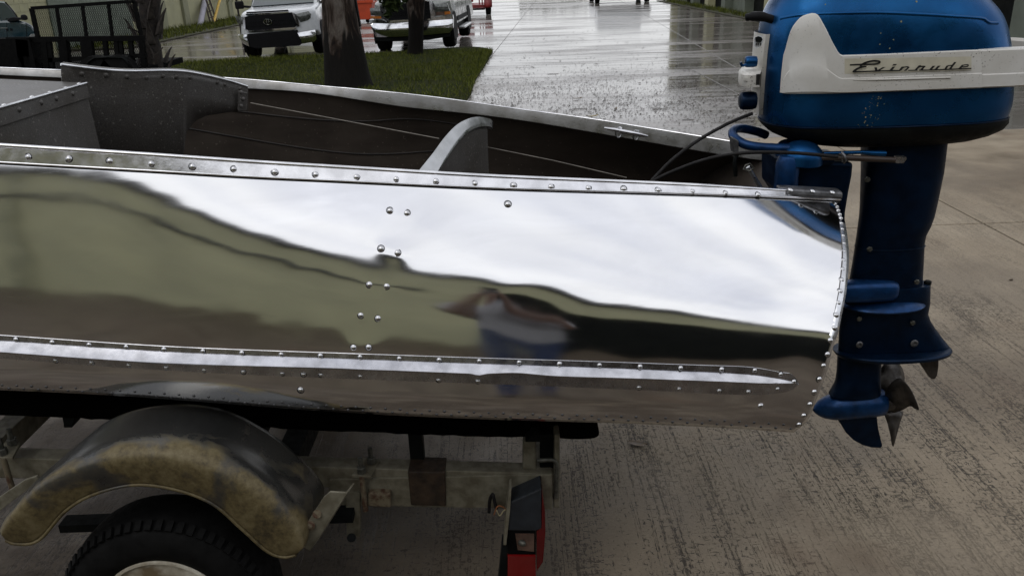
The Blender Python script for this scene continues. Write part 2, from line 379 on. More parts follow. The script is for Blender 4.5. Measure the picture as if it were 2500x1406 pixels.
M['concrete'] = m_concrete('broomed_concrete', False)
M['wet'] = m_concrete('wet_concrete', True)
M['damp'] = m_concrete('damp_concrete', True, True)
M['joint'] = mat('dirty_joint_soil', (.035, .026, .016), .9, 0, .5, 30, base2=(.015, .012, .008))
M['soil'] = mat('lawn_soil', (.026, .028, .008), .98, 0, .4, 6, base2=(.012, .018, .004), spec=.05)
M['asphalt'] = mat('street_asphalt', (.075, .065, .06), .55, 0, .2, 2)
def m_leafy(name, a, b_, tr=.25):
    m, nt, b = nmat(name); oi = nt.nodes.new('ShaderNodeNewGeometry')
    nt.links.new(ramp(nt, oi.outputs['Random Per Island'], [(0, a), (1, b_)]), b.inputs['Base Color'])
    b.inputs['Roughness'].default_value = .75; b.inputs['Specular IOR Level'].default_value = .1; return m
M['grass'] = m_leafy('grass_blades', (.028, .044, .005), (.125, .135, .024))
M['leaf'] = m_leafy('tree_leaves', (.012, .022, .007), (.035, .048, .014))
M['litter'] = m_leafy('wet_leaf_litter', (.010, .007, .005), (.05, .033, .02))
M['deadleaf'] = mat('brown_dead_leaf', (.10, .065, .03), .5, 0, .4, 30)
M['paleleaf'] = mat('yellowish_dead_leaf', (.20, .16, .06), .5, 0, .3, 30)
def m_bark():
    m, nt, b = nmat('peeling_bark'); c = objc(nt)
    pl = noise_n(nt, c, 1, 5, .6, .6, (5.5, 5.5, 1.5)); fn = noise_n(nt, c, 1, 4, .7, .2, (40, 40, 7))
    col = ramp(nt, pl, [(.40, (.008, .006, .005)), (.47, (.028, .019, .014)), (.52, (.065, .052, .043)), (.62, (.105, .092, .080))])
    sx = nt.nodes.new('ShaderNodeSeparateXYZ'); nt.links.new(c, sx.inputs[0])
    low = math_n(nt, 'ADD', sx.outputs[2], math_n(nt, 'MULTIPLY', noise_n(nt, c, 1, 4, .6, .5, (6, 6, 1.1)), -1.5))
    col = mix(nt, ramp(nt, low, [(.0, 1), (.10, 0)]), col, (.007, .006, .005))   # old rough bark still on the lower trunk
    nt.links.new(mix(nt, .5, col, ramp(nt, fn, [(.3, .4), (.7, 1.3)]), 'MULTIPLY'), b.inputs['Base Color'])
    b.inputs['Roughness'].default_value = .9; b.inputs['Specular IOR Level'].default_value = .15; bump(nt, b, math_n(nt, 'ADD', pl, math_n(nt, 'MULTIPLY', fn, .4)), .8, .03); return m
M['bark'] = m_bark()
M['palm'] = mat('palm_trunk_fibre', (.032, .024, .019), .9, 0, .5, 16, base2=(.010, .008, .007), bmp=.6, bscale=50)
M['boot'] = mat('palm_leaf_base', (.055, .045, .038), .85, 0, .5, 14, base2=(.018, .014, .011), bmp=.4, bscale=60)
M['cream'] = mat('cream_wall_paint', (.37, .36, .215), .75, 0, .12, 1.2, base2=(.30, .295, .18), bmp=.08, bscale=30)
M['cream2'] = mat('cream_pilaster_paint', (.21, .21, .13), .75, 0, .15, 2)
M['green'] = mat('grey_green_paint', (.13, .15, .115), .7, 0, .2, 1.5, base2=(.08, .095, .072))
M['greendoor'] = mat('dull_green_door', (.115, .14, .105), .6, 0, .2, 2)
M['door'] = mat('dark_doorway', (.006, .007, .006), .8, 0, .3, 3, spec=.08)
M['moss'] = mat('mossy_edge', (.055, .055, .022), .95, 0, .5, 5, base2=(.02, .02, .01))
M['fascia'] = mat('grey_fascia_metal', (.22, .22, .22), .5, 0, .1, 4)
M['trim'] = mat('dark_gutter_metal', (.035, .036, .032), .5, .2, .2, 4)
M['carwhite'] = mat('white_car_paint', (.66, .68, .70), .25, 0, .04, 2, coat=.6)
M['carsilver'] = mat('silver_car_paint', (.30, .31, .30), .3, .55, .06, 3, coat=.5)
M['carteal'] = mat('dark_teal_car_paint', (.010, .030, .040), .22, .2, .1, 3, coat=.8)
M['red'] = mat('faded_red_paint', (.22, .018, .018), .45, 0, .25, 4, base2=(.13, .010, .012))
M['orange'] = mat('orange_red_skip_paint', (.42, .045, .008), .55, 0, .15, 3)
M['plastic'] = mat('black_plastic', (.006, .006, .007), .6, 0, .2, 20, spec=.12)
M['glass'] = mat('dark_car_glass', (.03, .045, .05), .06, 0, .1, 3, spec=.8, coat=.5)
M['lamp'] = mat('headlamp_glass', (.16, .17, .16), .12, .4, .5, 25, coat=.8, base2=(.045, .05, .048))
M['amber'] = mat('amber_indicator', (.45, .14, .015), .25, 0, .3, 30, coat=.5)
M['blacksteel'] = mat('black_painted_steel', (.004, .004, .004), .75, 0, .3, 20, spec=.06)
M['lilac'] = mat('pale_grey_pipe', (.30, .29, .34), .6, 0, .1, 8)
M['yellow'] = mat('yellow_painted_pole', (.50, .32, .04), .55, 0, .2, 9)
M['shirt'] = mat('grey_shirt_cloth', (.20, .20, .205), .9, 0, .1, 30)
M['jeans'] = mat('blue_denim', (.020, .035, .085), .9, 0, .2, 40)
M['skin'] = mat('tanned_skin', (.15, .085, .06), .55, 0, .1, 20)
M['hair'] = mat('brown_hair', (.025, .016, .011), .6, 0, .2, 40)
M['shoe'] = mat('dark_shoe', (.02, .02, .02), .6)
# ------------------------------------------------------------------ ground, pavement, street, lawn
gb = MB(); gb.add([(-320, -200, -.05), (320, -200, -.05), (320, 560, -.05), (-320, 560, -.05)], [(0, 1, 2, 3)])
tag(gb.build('ground', M['joint'], None, 0), kind='structure')
pav = thing('pavement', None, None, (0, 0, 0), kind='structure')
bed = MB(); bed.add([(-16, -11.5, -.013), (9, -11.5, -.013), (9, 63, -.013), (-16, 63, -.013)], [(0, 1, 2, 3)]); bed.build('joint_filler', M['joint'], pav, 0)
def slab(poly, m, gap=.008):
    c = sum((Vector(p) for p in poly), Vector()) / len(poly)
    q = []
    for p in poly:
        p = Vector(p); d = c - p; q.append(p + Vector((math.copysign(gap, d.x), math.copysign(gap, d.y), 0)))
    mb = MB(); mb.prism([(p.x, p.y, -.10) for p in q], (0, 0, .10)); return mb.build('concrete_slab', m, pav, 0, bevel=.004, seg=1)
for y0, y1 in ((-11.5, -4.9), (-4.9, 5.42), (5.42, 8.62), (8.62, 14.86)):
    xs = (-16, -2.9, 3.285, 9.0)
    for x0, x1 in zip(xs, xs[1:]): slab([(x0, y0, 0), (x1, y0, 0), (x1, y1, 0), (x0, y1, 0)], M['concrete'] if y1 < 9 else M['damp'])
JX = lambda k, y: -.15 + (y - 20.15) * .07 + k * 4.6
rows = [14.86, 18.6, 22.6, 26.8, 31, 35.4, 40, 45, 50.5, 56, 62]
for y0, y1 in zip(rows, rows[1:]):
    for k in range(-3, 3):
        a = -16 if k == -3 else JX(k, y0); b_ = -16 if k == -3 else JX(k, y1); c_ = 9 if k == 2 else JX(k + 1, y0); d_ = 9 if k == 2 else JX(k + 1, y1)
        slab([(a, y0, 0), (min(c_, 9), y0, 0), (min(d_, 9), y1, 0), (b_, y1, 0)], M['wet'], .006)
rd = MB(); rd.add([(-200, 62, .004), (200, 62, .004), (200, 74, .004), (-200, 74, .004)], [(0, 1, 2, 3)]); tag(rd.build('street', M['asphalt'], None, 0), kind='structure')
vg = MB(); vg.add([(-300, 74, .02), (300, 74, .02), (300, 500, .02), (-300, 500, .02)], [(0, 1, 2, 3)]); tag(vg.build('verge', M['soil'], None, 0), kind='structure')

# lawn island: soil mound plus grass
edge_px = [(1160, 200), (1182, 165), (1199, 136), (1203, 126), (1192, 120), (1150, 117), (1050, 123), (900, 133), (780, 140), (600, 148), (400, 161)]
lawn = [G(x, y) for x, y in edge_px]
lawn = [Vector((-1.0, 9.2, 0)), Vector((-.75, 10.6, 0)), G(1145, 240)] + lawn + [Vector((-9.2, 18.7, 0)), Vector((-11.4, 19.0, 0)), Vector((-11.4, 9.2, 0))]
for p in lawn: p.z = 0
lawn_s = catmull(lawn, 5, True)
def inside(x, y, poly=lawn_s):
    c = False; j = len(poly) - 1
    for i in range(len(poly)):
        a, b = poly[i], poly[j]
        if (a.y > y) != (b.y > y) and x < (b.x - a.x) * (y - a.y) / (b.y - a.y) + a.x: c = not c
        j = i
    return c
cen = Vector((-5.5, 14, 0)); sm = MB()
rings = [[Vector((p.x, p.y, .003)) for p in lawn_s]] + [[Vector((cen.x + (p.x - cen.x) * s, cen.y + (p.y - cen.y) * s, z)) for p in lawn_s] for s, z in ((.985, .035), (.93, .05), (.6, .065), (.25, .07))]
sm.loft(rings); tag(sm.build('lawn', M['soil'], None, 60), kind='structure')
def blade_field(name, n, sampler, hrange, mats, w=.006, lean=.5):
    pts = sampler(n); k = len(pts); a = rng.uniform(0, 2 * np.pi, k); h = rng.uniform(*hrange, k); ln = rng.normal(0, lean, (k, 2)) * h[:, None]
    v = np.zeros((k, 3, 3)); dx = np.cos(a) * w; dy = np.sin(a) * w
    v[:, 0] = pts + np.stack([-dx, -dy, 0 * a], 1); v[:, 1] = pts + np.stack([dx, dy, 0 * a], 1); v[:, 2] = pts + np.stack([ln[:, 0], ln[:, 1], h], 1)
    me = bpy.data.meshes.new(name); me.vertices.add(3 * k); me.vertices.foreach_set('co', v.ravel())
    me.loops.add(3 * k); me.loops.foreach_set('vertex_index', np.arange(3 * k)); me.polygons.add(k)
    me.polygons.foreach_set('loop_start', np.arange(0, 3 * k, 3)); me.polygons.foreach_set('loop_total', np.full(k, 3)); me.update(); me.validate()
    me.materials.append(mats); o = bpy.data.objects.new(name, me); COL.objects.link(o); return tag(o, kind='stuff')
def lawn_sampler(n):
    out = []
    while len(out) < n:
        x, y = random.uniform(-9.5, -.2), random.uniform(10.5, 19.6)
        if mnoise.noise(Vector((x * .9, y * .9, 2))) < -.42 and random.random() < .7: continue
        if x > -2.0 and y < 14 and random.random() < .55 + .25 * mnoise.noise(Vector((x, y, 7))): continue
        if mnoise.noise(Vector((x * 2.3, y * 2.0, 11))) < -.22 and random.random() < .6: continue
        if inside(x, y): out.append((x, y, .03))
    return np.array(out)
tag(blade_field('grass', 62000, lawn_sampler, (.035, .105), M['grass'], .008), 'short dark green grass covering the lawn island behind the boat', 'grass')

# ------------------------------------------------------------------ the boat: polished hull with tumblehome towards the stern
YC = 2.55
g_y = spline([-60, 0, 400, 700, 800, 1100, 1500, 1900, 2043], [392.5, 396, 419, 436, 440.5, 455, 468.5, 482, 488.5])
c_y = spline([-60, 0, 320, 700, 1180, 1462, 1680, 1932, 1990], [950, 952, 968, 997, 1023, 1031.5, 1040, 1055.5, 1060])
e_x = spline([485, 530, 575, 620, 660, 700, 740, 773, 812, 841, 883, 940, 997, 1043, 1056], [2049, 2061, 2069, 2073, 2071.5, 2067.5, 2061, 2054, 2046, 2036, 2026, 2008, 1987, 1962, 1947])
gY = spline([-60, 0, 600, 1250, 1700, 2043], [1.835, 1.84, 1.88, 1.98, 2.08, 2.19])
ST = [-60, 0, 290, 600, 950, 1250, 1650, 2043]
roof_y = spline(ST, [387, 393, 424, 545, 625, 668, 742, 812])
base_y = spline(ST, [684, 690, 722, 768, 815, 850, 880, 905])
top_t = spline(ST, [20.5, 21, 22.5, 27.5, 32, 36.5, 46, 63])
BK_Y, BK_Z = -4.9, 4.4
def dep_of(px, py): d = ray(px, py); return math.degrees(math.atan2(-d.z, d.y))
NT, NS = 72, 190
TT = np.linspace(0, 1, NT)
cols = []
def belly(X): return 1.785 + (.028 * X * X if X < 0 else .03 * X * X + .085 * X ** 3)   # plan curve of the side at mid height
def column(p0, Y):
    w = max(0, (p0 - 900) / (2043 - 900)); w = w * w * (3 - 2 * w)
    col = []; pz = None
    for t in TT:
        y = float(g_y(p0)) + t * (float(c_y(p0)) - float(g_y(p0)))
        px = p0 + (float(e_x(y)) - 2043) * w
        y = float(g_y(px)) + t * (float(c_y(px)) - float(g_y(px)))
        q = P(px, y, Y)
        er = math.degrees(math.atan2(BK_Z - q.z, Y - BK_Y)); eb = math.degrees(math.atan2(-q.z, Y - BK_Y))
        gy, cy, ry, by = float(g_y(px)), float(c_y(px)), float(roof_y(px)), float(base_y(px))
        et = 2 * float(top_t(px)) - dep_of(px, gy)
        ys = [gy - 45, ry, by, by + .45 * (cy - by), cy]; Es = [et, er, eb, -17, -24]
        tl = (dep_of(px, y) + float(spline(ys, Es)(y))) / 2
        if t > .9: tl -= 30 * ((t - .9) / .1) ** 1.5
        if pz is not None:
            q = P(px, y, Y); Y -= math.tan(math.radians(tl)) * (pz - q.z); q = P(px, y, Y)
        pz = q.z; col.append(q)
    return col
JB = int(NT * .5); start = []
pgrid = np.linspace(-60, 2043, NS)
for p0 in np.linspace(-60, 2043, 16):
    Y = float(gY(p0))
    for _ in range(3):
        c = column(p0, Y); Y += belly(c[JB].x) - c[JB].y
    start.append(Y)
gYs = spline(np.linspace(-60, 2043, 16), start)
for p0 in pgrid: cols.append(column(p0, float(gYs(p0))))
# small dents and oil-canning in the sheet
dents = [(970, 622, 30, -.0016), (1010, 575, 55, .0018), (1190, 662, 50, -.0012), (945, 605, 22, -.0010), (1260, 740, 45, .0012), (880, 775, 40, .0010), (905, 845, 34, -.0010), (620, 800, 90, .0010), (1950, 850, 40, -.0012), (1650, 910, 70, .0008), (1236, 712, 48, -.0018), (1330, 770, 60, .0020), (1430, 806, 70, -.0016), (1180, 790, 40, -.0012), (1060, 560, 40, -.0012), (1500, 700, 120, .0014), (700, 560, 80, -.0008)]
dents += [(x_, y_, 17, -.0007) for x_, y_ in ((952, 514), (993, 520), (930, 607), (970, 617), (902, 695), (944, 699), (881, 770), (923, 778), (863, 849), (900, 848), (1240, 498))]
for i, col in enumerate(cols):
    for j, q in enumerate(col):
        px, py, _ = proj(q); d = .00055 * mnoise.noise(Vector((px * .0045, py * .010, 1))) + .00018 * mnoise.noise(Vector((px * .013, py * .03, 5)))
        for dx, dy, r, a in dents:
            k = ((px - dx) ** 2 * .55 + (py - dy) ** 2) / (r * r)
            if k < 9: d += a * math.exp(-k * 1.2)
        q.y += d
# forward of the picture the boat runs on to a bow
first = cols[0]; dx = (cols[6][30] - cols[0][30]).x / 6; bowc = []
LB = 2.25
for k in range(1, 41):
    s = k / 40; col = []
    for j, q in enumerate(first):
        f = 1 - s ** 2.1
        col.append(Vector((q.x - LB * s - .35 * s * s * (1 - TT[j]), YC - (YC - q.y) * max(f, .012), q.z + .16 * s + (.30 * s ** 2.5) * TT[j])))
    bowc.append(col)
full = bowc[::-1] + cols
bx = full[0][0].x
boat = thing('boat', 'polished bare aluminium boat with riveted sides, resting on the rusty trailer', 'boat', (0, YC, .45))
hb = MB(); hb.grid(full)
hull = hb.build('hull_side', [M['polish'], M['inside']], boat, 180, fixn=False)
def orient_out(ob, ref):
    me = ob.data; n = Vector(); 
    for p in list(me.polygons)[len(me.polygons) // 2: len(me.polygons) // 2 + 40]: n += p.normal
    if n.dot(Vector(ref)) < 0: me.flip_normals()
orient_out(hull, (0, -1, 0))
def solid(ob, t=.0028):
    s = ob.modifiers.new('sheet', 'SOLIDIFY'); s.thickness = t; s.offset = -1; s.material_offset = 1; s.use_rim = True
solid(hull)
HBV = bvh_of(hull)
near_top = [c[0] for c in full]; near_chine = [c[-1] for c in full]
# far side: mirrored shape, its rail where the survey puts it
fo_y = spline([-100, 0, 150, 640, 800, 980, 1120, 1260, 1470, 1612, 1779, 1895], [161, 167, 173, 199, 213.5, 230, 247, 267, 296, 319, 346, 366])
fh_ = spline([-100, 150, 610, 760, 980, 1120, 1260, 1470, 1612, 1785, 1895], [16, 17, 20, 17, 30, 28, 25, 31, 33, 34, 30])
farc = []
for col in full:
    farc.append([Vector((q.x, 2 * YC - q.y, q.z)) for q in col])
def far_depth(x): 
    xs = [c[0].x for c in full]; return float(np.interp(x, xs, [2 * YC - c[0].y for c in full]))
def far_pt(px, py):
    Y = 2.9
    for _ in range(30): q = P(px, py, Y); Y = .5 * Y + .5 * far_depth(q.x)
    return P(px, py, Y)
fo = []; fi = []
for px in np.linspace(-100, 1895, 90):
    a = far_pt(px, float(fo_y(px))); fo.append(a)
    b = P(px, float(fo_y(px) + fh_(px)), a.y - .010); fi.append(b)
fx = np.array([p.x for p in fo]); fz = np.array([p.z for p in fo])
fzs = lambda x: np.interp(x, fx, fz) + np.where(x < fx[0], (x - fx[0]) * -.02, 0) + np.where(x > fx[-1], (x - fx[-1]) * -.10, 0)
for col in farc:
    zt = col[0].z; zb = col[-1].z; dz = float(fzs(col[0].x)) - .012 - zt
    for q in col: q.z += dz * (q.z - zb) / (zt - zb)
fb = MB(); fb.grid(farc); farhull = fb.build('hull_side', [M['polish'], M['inside']], boat, 180, fixn=False); orient_out(farhull, (0, 1, 0)); solid(farhull)
# transom, bottom
tr = MB(); rowsT = []
for j in range(NT):
    a, b = full[-1][j], farc[-1][j]; rowsT.append([a.lerp(b, k / 12) + Vector((.012 * math.sin(math.pi * k / 12), 0, -.035 * math.sin(math.pi * k / 12) * (1 - j / NT))) for k in range(13)])
tro = tr.grid(rowsT); tr = tro.build('transom', [M['alu'], M['inside']], boat, 60, fixn=False); orient_out(tr, (1, 0, 0)); solid(tr, .02)
bt = MB(); rowsB = []
for a, b in zip(near_chine, [c[-1] for c in farc]):
    rowsB.append([a.lerp(b, k / 8) + Vector((0, 0, -.05 * (1 - abs(k / 4 - 1)))) for k in range(9)])
bt.grid(rowsB); bto = bt.build('hull_bottom', [M['alu'], M['inside']], boat, 180, fixn=False); orient_out(bto, (0, 0, -1)); solid(bto)
# near gunwale: flat riveted strip above the sheet, rolled top lip, lower bead
gh = spline([-60, 0, 400, 800, 1250, 1700, 1910, 2043], [.0400, .0395, .037, .0335, .0285, .025, .023, .022])
gp = np.linspace(-60, 2043, NS)
strip = []; lipc = []; beadc = []
for i, col in enumerate(full):
    q, q2 = col[0], col[2]; upv = (q - q2).normalized()
    a_, b_ = full[max(i - 1, 0)][0], full[min(i + 1, len(full) - 1)][0]; tv = (b_ - a_).normalized(); nv = tv.cross(upv); nv = nv if nv.y < 0 else -nv; nv.normalize()
    h = float(gh(gp[i - 40])) if i >= 40 else float(gh(-60))
    up2 = (upv * .8 + Vector((0, 0, .2))).normalized()
    strip.append([q - upv * .004 + nv * .0012, q - upv * .003 + nv * .0042, q + upv * .001 + nv * .0046, q + up2 * h * .82 + nv * .0046, q + up2 * h * .86 + nv * .0030, q + up2 * h * .95 - nv * .001])
    lipc.append(q + up2 * h * .97 + nv * .0022); beadc.append(q + nv * .0030 - upv * .0005)
CUT = len(full) - 4
sg = MB(); sg.grid(strip); gun = sg.build('gunwale_strip', M['alu_trim'], boat, 25); GBV = bvh_of(gun)
lp = MB(); lp.tube(lipc, .0052, 10); lp.build('gunwale_lip', M['alu_trim'], boat, 60)
sm_ = MB(); sm_.tube([p - Vector((0, 0, .0062)) + Vector((0, -.0008, 0)) for p in lipc], .0020, 6); sm_.build('gunwale_seam', M['dark'], boat, 60)
sm_ = MB(); sm_.tube([p - Vector((0, 0, .0036)) for p in beadc], .0017, 6); sm_.build('gunwale_seam', M['dark'], boat, 60)
bd = MB(); bd.tube(beadc, .0030, 8); bd.build('gunwale_bead', M['alu_trim'], boat, 60)
# far gunwale: broad inward-sloping cap
fg = MB(); rows_ = []
for a, b in zip(fo, fi):
    d = (b - a)
    rows_.append([a + Vector((0, .014, -.03)), a + Vector((0, .008, -.003)), a, a + d * .25 + Vector((0, 0, .002)), b - d * .06 + Vector((0, 0, .001)), b, b + Vector((0, .010, -.004))])
fg.grid(rows_); fgo = fg.build('gunwale_cap', M['alu_dull'], boat, 30)
fl = MB(); fl.tube([p + Vector((0, .003, .001)) for p in fo], .0035, 6); fl.build('gunwale_lip', M['alu_trim'], boat, 60)
# rivets
rv = MB(); rv.lathe([(.0078, -.0012), (.0078, .0004), (.0068, .0010), (.0066, .0018), (.0056, .0034), (.0036, .0046), (.0014, .0051), (0, .0052)], n=14)
rv0 = MB(); rv0.v, rv0.f, rv0.m = list(rv.v), list(rv.f), list(rv.m)
rv.lathe([(.0094, -.0008), (.0094, .00025), (.0079, .0005), (.0079, -.0008)], n=14, mi=1)   # dark ring round the head
RVM = rv.mesh('rivet', [M['rivet'], M['dark']], (0, 0, 0), 50); rv = rv0
def rivets(bv, pts, sc=1.0):
    for x, y in pts:
        l, n = hit(bv, x, y)
        if l is not None: inst('rivet', RVM, boat, l - n * random.uniform(0, .0009), (n + Vector((random.uniform(-.09, .09), 0, random.uniform(-.09, .09)))).normalized(), sc * random.uniform(.93, 1.05))
rivets(GBV, [(69, 384), (168, 388), (268, 394), (369, 400), (470, 407), (571, 413), (671, 420), (771, 426), (870, 432), (967, 437), (1064, 442), (1160, 448), (1254, 452), (1345, 455.5), (1436, 458.5), (1523, 461), (1607, 464), (1691, 467.5), (1772, 471.5), (1851, 475.5)])
rivets(HBV, [(952, 514), (993, 520), (930, 607), (970, 617), (902, 695), (944, 699), (881, 770), (923, 778), (863, 849), (900, 848), (1240, 498), (734, 952), (1857, 991)])
ER = [(2038, 497), (2043, 504), (2046, 513), (2050, 523), (2053, 532), (2054, 545), (2056, 559), (2058, 575), (2060, 594), (2060, 613), (2059, 635), (2057, 657), (2055, 683), (2051, 711), (2047, 739), (2042, 769), (2036, 800), (2028, 831), (2020, 865), (2011, 893), (2000, 926), (1988, 957), (1977, 987), (1962, 1015), (1950, 1036)]
rivets(HBV, ER, .92)
ch = []
x = 5
while x < 1940:
    yy = float(c_y(x)) - (12 + 6 * (x / 1940)); ch += [(x, yy), (x + 17, float(c_y(x + 17)) - (5 + 4 * x / 1940))]; x += 36
chm = rv.mesh('rivet', M['cast'], (0, 0, 0), 50)
for x_, y_ in ch:
    l_, n_ = hit(HBV, x_, y_)
    if l_ is not None: inst('rivet', chm, boat, l_, n_, random.uniform(.44, .54))
# ------------------------------------------------------------------ storage building behind the photographer (mirrored in the hull)
bk = thing('storage_building', 'long cream storage building with dark doorways, mirrored in the polished hull', 'building', (0, BK_Y, 0))
w = MB(); w.box(-22, 40, BK_Y - 6, BK_Y, 0, BK_Z - .28); w.build('wall', M['cream'], bk, 0)
r = MB(); r.box(-22.2, 40.2, BK_Y - 6.2, BK_Y + .25, BK_Z - .13, BK_Z); r.build('roof', M['fascia'], bk, 0, bevel=.02)
r = MB(); r.box(-22.1, 40.1, BK_Y - 6.1, BK_Y + .20, BK_Z - .28, BK_Z - .134); r.build('soffit', M['trim'], bk, 0)
g = MB(); g.box(-22, -.6, BK_Y + .003, BK_Y + .09, 2.95, 3.10); g.build('gutter_band', M['trim'], bk, 0)
for x0, x1, h in ((.2, 9.0, 3.0), (10.2, 15.2, 3.1), (17, 22, 3.1), (-12, -7, 1.6)):
    d = MB(); d.box(x0, x1, BK_Y - .002, BK_Y + .012, .01, h); d.build('doorway', M['door'] if x0 > 0 else M['greendoor'], bk, 0)
for x in (-18, -6.2):
    d = MB(); d.box(x - .1, x + .1, BK_Y + .004, BK_Y + .09, .01, BK_Z - .3); d.build('pilaster', M['cream2'], bk, 0)
# ------------------------------------------------------------------ boat details
# spray rail: flat flange, round nose, lower flange, tapering to a point near the transom
ra = spline([-60, 0, 400, 800, 1180, 1500, 1764, 1860, 1918, 1940, 1948], [813, 817, 844, 860, 873, 883, 892, 899, 909, 919, 931])
rb = spline([-60, 0, 400, 800, 1180, 1500, 1764, 1850, 1935, 1948], [831, 835, 862, 878, 892, 903, 914, 919, 931, 933])
rn = spline([-60, 0, 400, 800, 1180, 1500, 1764, 1880, 1948], [857, 861, 888, 901, 916, 926, 935, 937, 935])
rc = spline([-60, 0, 205, 400, 800, 1180, 1484, 1680, 1820, 1912, 1940, 1948], [870, 874, 890, 903, 922, 936, 948, 957, 963, 957, 945, 937])
def on_hull(x, y, off):
    l, n = hit(HBV, x, y)
    return l + n * off
rowsR = []
for x in list(np.arange(-52, 1900, 9)) + list(np.arange(1900, 1949, 4)):
    k = min(1, max(0, (1946 - x) / 190)) ** .7; o = .024 * k + .004
    dent = -5 * math.exp(-((x - 1262) / 60) ** 2) + 4 * math.exp(-((x - 1170) / 14) ** 2)
    a, b, n_, c = float(ra(x)), float(rb(x)), float(rn(x)) + dent, float(rc(x))
    sh = 13 * k
    rowsR.append([on_hull(x, a, 0), on_hull(x, a + .4, .0028), on_hull(x, max(b - 3 * k, a + .8), .0034), on_hull(x, max(b - 5 * k, a + 1), .0052),
                  on_hull(x, n_ - sh - 4 * k, o * .82), on_hull(x, n_ - sh - 1, o), on_hull(x, n_ - sh + 2 * k, o * .96), on_hull(x, n_ - 6 * k, o * .5), on_hull(x, n_ - 4 * k + 1, .0045),
                  on_hull(x, c - .6, .0032), on_hull(x, c, 0)])
mb = MB(); mb.grid(rowsR); rail = mb.build('spray_rail', M['rail'], boat, 28); RBV = bvh_of(rail)
rivets(RBV, [(39, 829), (127, 836), (217, 842), (308, 847.5), (400, 853), (495, 857.5), (590, 862), (686, 865.5), (782, 869), (879, 872), (975, 876), (1072, 879), (1170, 881.5), (1267, 885), (1366, 889), (1464, 892), (1563, 895.5), (1662, 899), (1762, 902.5), (1843, 904.5), (1906, 914), (1938, 932)], .86)
rivets(RBV, [(136, 880), (224, 886), (315, 892), (406, 898), (499, 904), (594, 908), (689, 912), (741, 914), (784, 915.5), (880, 919), (1071, 928), (1167, 931), (1560, 946), (1658, 950), (1756, 954.5), (1827, 957), (1898, 950)], .8)
# cast corner cap with three screws
S = P(1922, 479, 2.150); E_ = P(2057, 487, 2.19); dv = E_ - S
mb = MB(); rws = []
for k, (w0, w1) in enumerate(((-.045, 0), (.0, 1), (.9, 1), (1, .8))):
    pass
prof = lambda p, w: [p + Vector((0, .004, -.002)), p + Vector((0, 0, .004)), p + Vector((0, .003, .017)), p + Vector((0, .010, .020)), p + Vector((0, w, .021)), p + Vector((0, w + .006, .012)), p + Vector((0, w + .006, -.002))]
mb.loft([prof(S + dv * .03 + Vector((-.022, .022, 0)), .022), prof(S + dv * .03, .042), prof(S + dv * .5, .046), prof(S + dv * .95, .046), prof(S + dv, .036)])
cap = mb.build('corner_cap', M['cast'], boat, 40, bevel=.003)
CBV = bvh_of(cap); sc = MB(); sc.lathe([(.0075, -.001), (.0075, .0012), (.006, .0028), (.003, .0036), (.0028, .0022), (0, .0022)], n=12); SCM = sc.mesh('screw', M['rivet'], (0, 0, 0), 40)
for x, y in ((1930, 463), (1984, 466), (2032, 469)):
    l, n = hit(CBV, x, y)
    if l is not None: inst('screw', SCM, cap, l, n)
# curved knee frame across the splash well
le = [(985, 470), (1003, 440), (1020, 418), (1055, 375), (1085, 335), (1115, 305), (1145, 290), (1170, 286), (1195, 291), (1204, 298)]
ri = [(1040, 480), (1052, 450), (1065, 425), (1085, 391), (1110, 353), (1135, 324), (1158, 309), (1180, 304), (1198, 306), (1203, 312)]
dp = np.linspace(2.16, 2.80, len(le)); LEc = catmull([P(x, y, d) for (x, y), d in zip(le, dp)], 5); RIc = catmull([P(x, y, d) for (x, y), d in zip(ri, dp)], 5)
mb = MB(); rws = [[a + Vector((-.004, 0, -.015)), a + Vector((0, 0, -.002)), a.lerp(b, .06) + Vector((0, 0, .002)), a.lerp(b, .92) + Vector((0, 0, .002)), b, b + Vector((.001, 0, -.006)), b + Vector((-.003, 0, -.008)), b + Vector((-.004, 0, -.012))] for a, b in zip(LEc, RIc)]
mb.grid(rws); knee = mb.build('knee_frame', M['frame_alu'], boat, 30)
mb = MB(); mb.grid([[b + Vector((-.008, 0, -.010)), b + Vector((-.010, 0, -.16)), Vector((b.x - .012, b.y, .62))] for b in RIc[:-6]]); kw = mb.build('web_plate', M['hammer'], knee, 30)
# front seat backs: a raised box on the near side and a curved panel running out to the far gunwale
seat = 'seat_back'
A_ = P(207, 206, 2.50); B_ = P(-62, 283, 1.93)
top = [B_.lerp(A_, k / 8) for k in range(9)]
mb = MB(); mb.grid([[p, p + Vector((.004, 0, -.16)), p + Vector((.010, 0, -.42))] for p in top]); s1 = mb.build('seat_back', M['hammer'], boat, 30)
mb = MB(); mb.grid([[p + Vector((-.004, 0, .003)), p + Vector((.006, -.002, .001)), p + Vector((.0065, -.002, -.004)), p + Vector((.0075, -.001, -.038)), p + Vector((.003, 0, -.040))] for p in top]); s1t = mb.build('edge_trim', M['hammer'], s1, 30)
mb = MB(); mb.grid([[p + Vector((.004, 0, .004)), p + Vector((-.35, 0, .012 + .02 * k / 8)), p + Vector((-.9, 0, .02 + .03 * k / 8))] for k, p in enumerate(top)]); s1d = mb.build('seat_deck', M['alu_dk'] if 'alu_dk' in M else M['hammer'], s1, 30)
mb = MB(); mb.tube([p + Vector((.006, -.002, .003)) for p in top], .004, 8); mb.build('edge_bead', M['alu'], s1, 60)
mb = MB(); mb.add([A_, A_ + Vector((-.9, 0, .05)), A_ + Vector((-.9, 0, -.45)), A_ + Vector((.01, 0, -.45))], [(0, 1, 2, 3)]); mb.build('side_panel', M['hammer'], s1, 0)
tx = [150, 200, 260, 330, 400, 450, 500, 540, 575, 604]
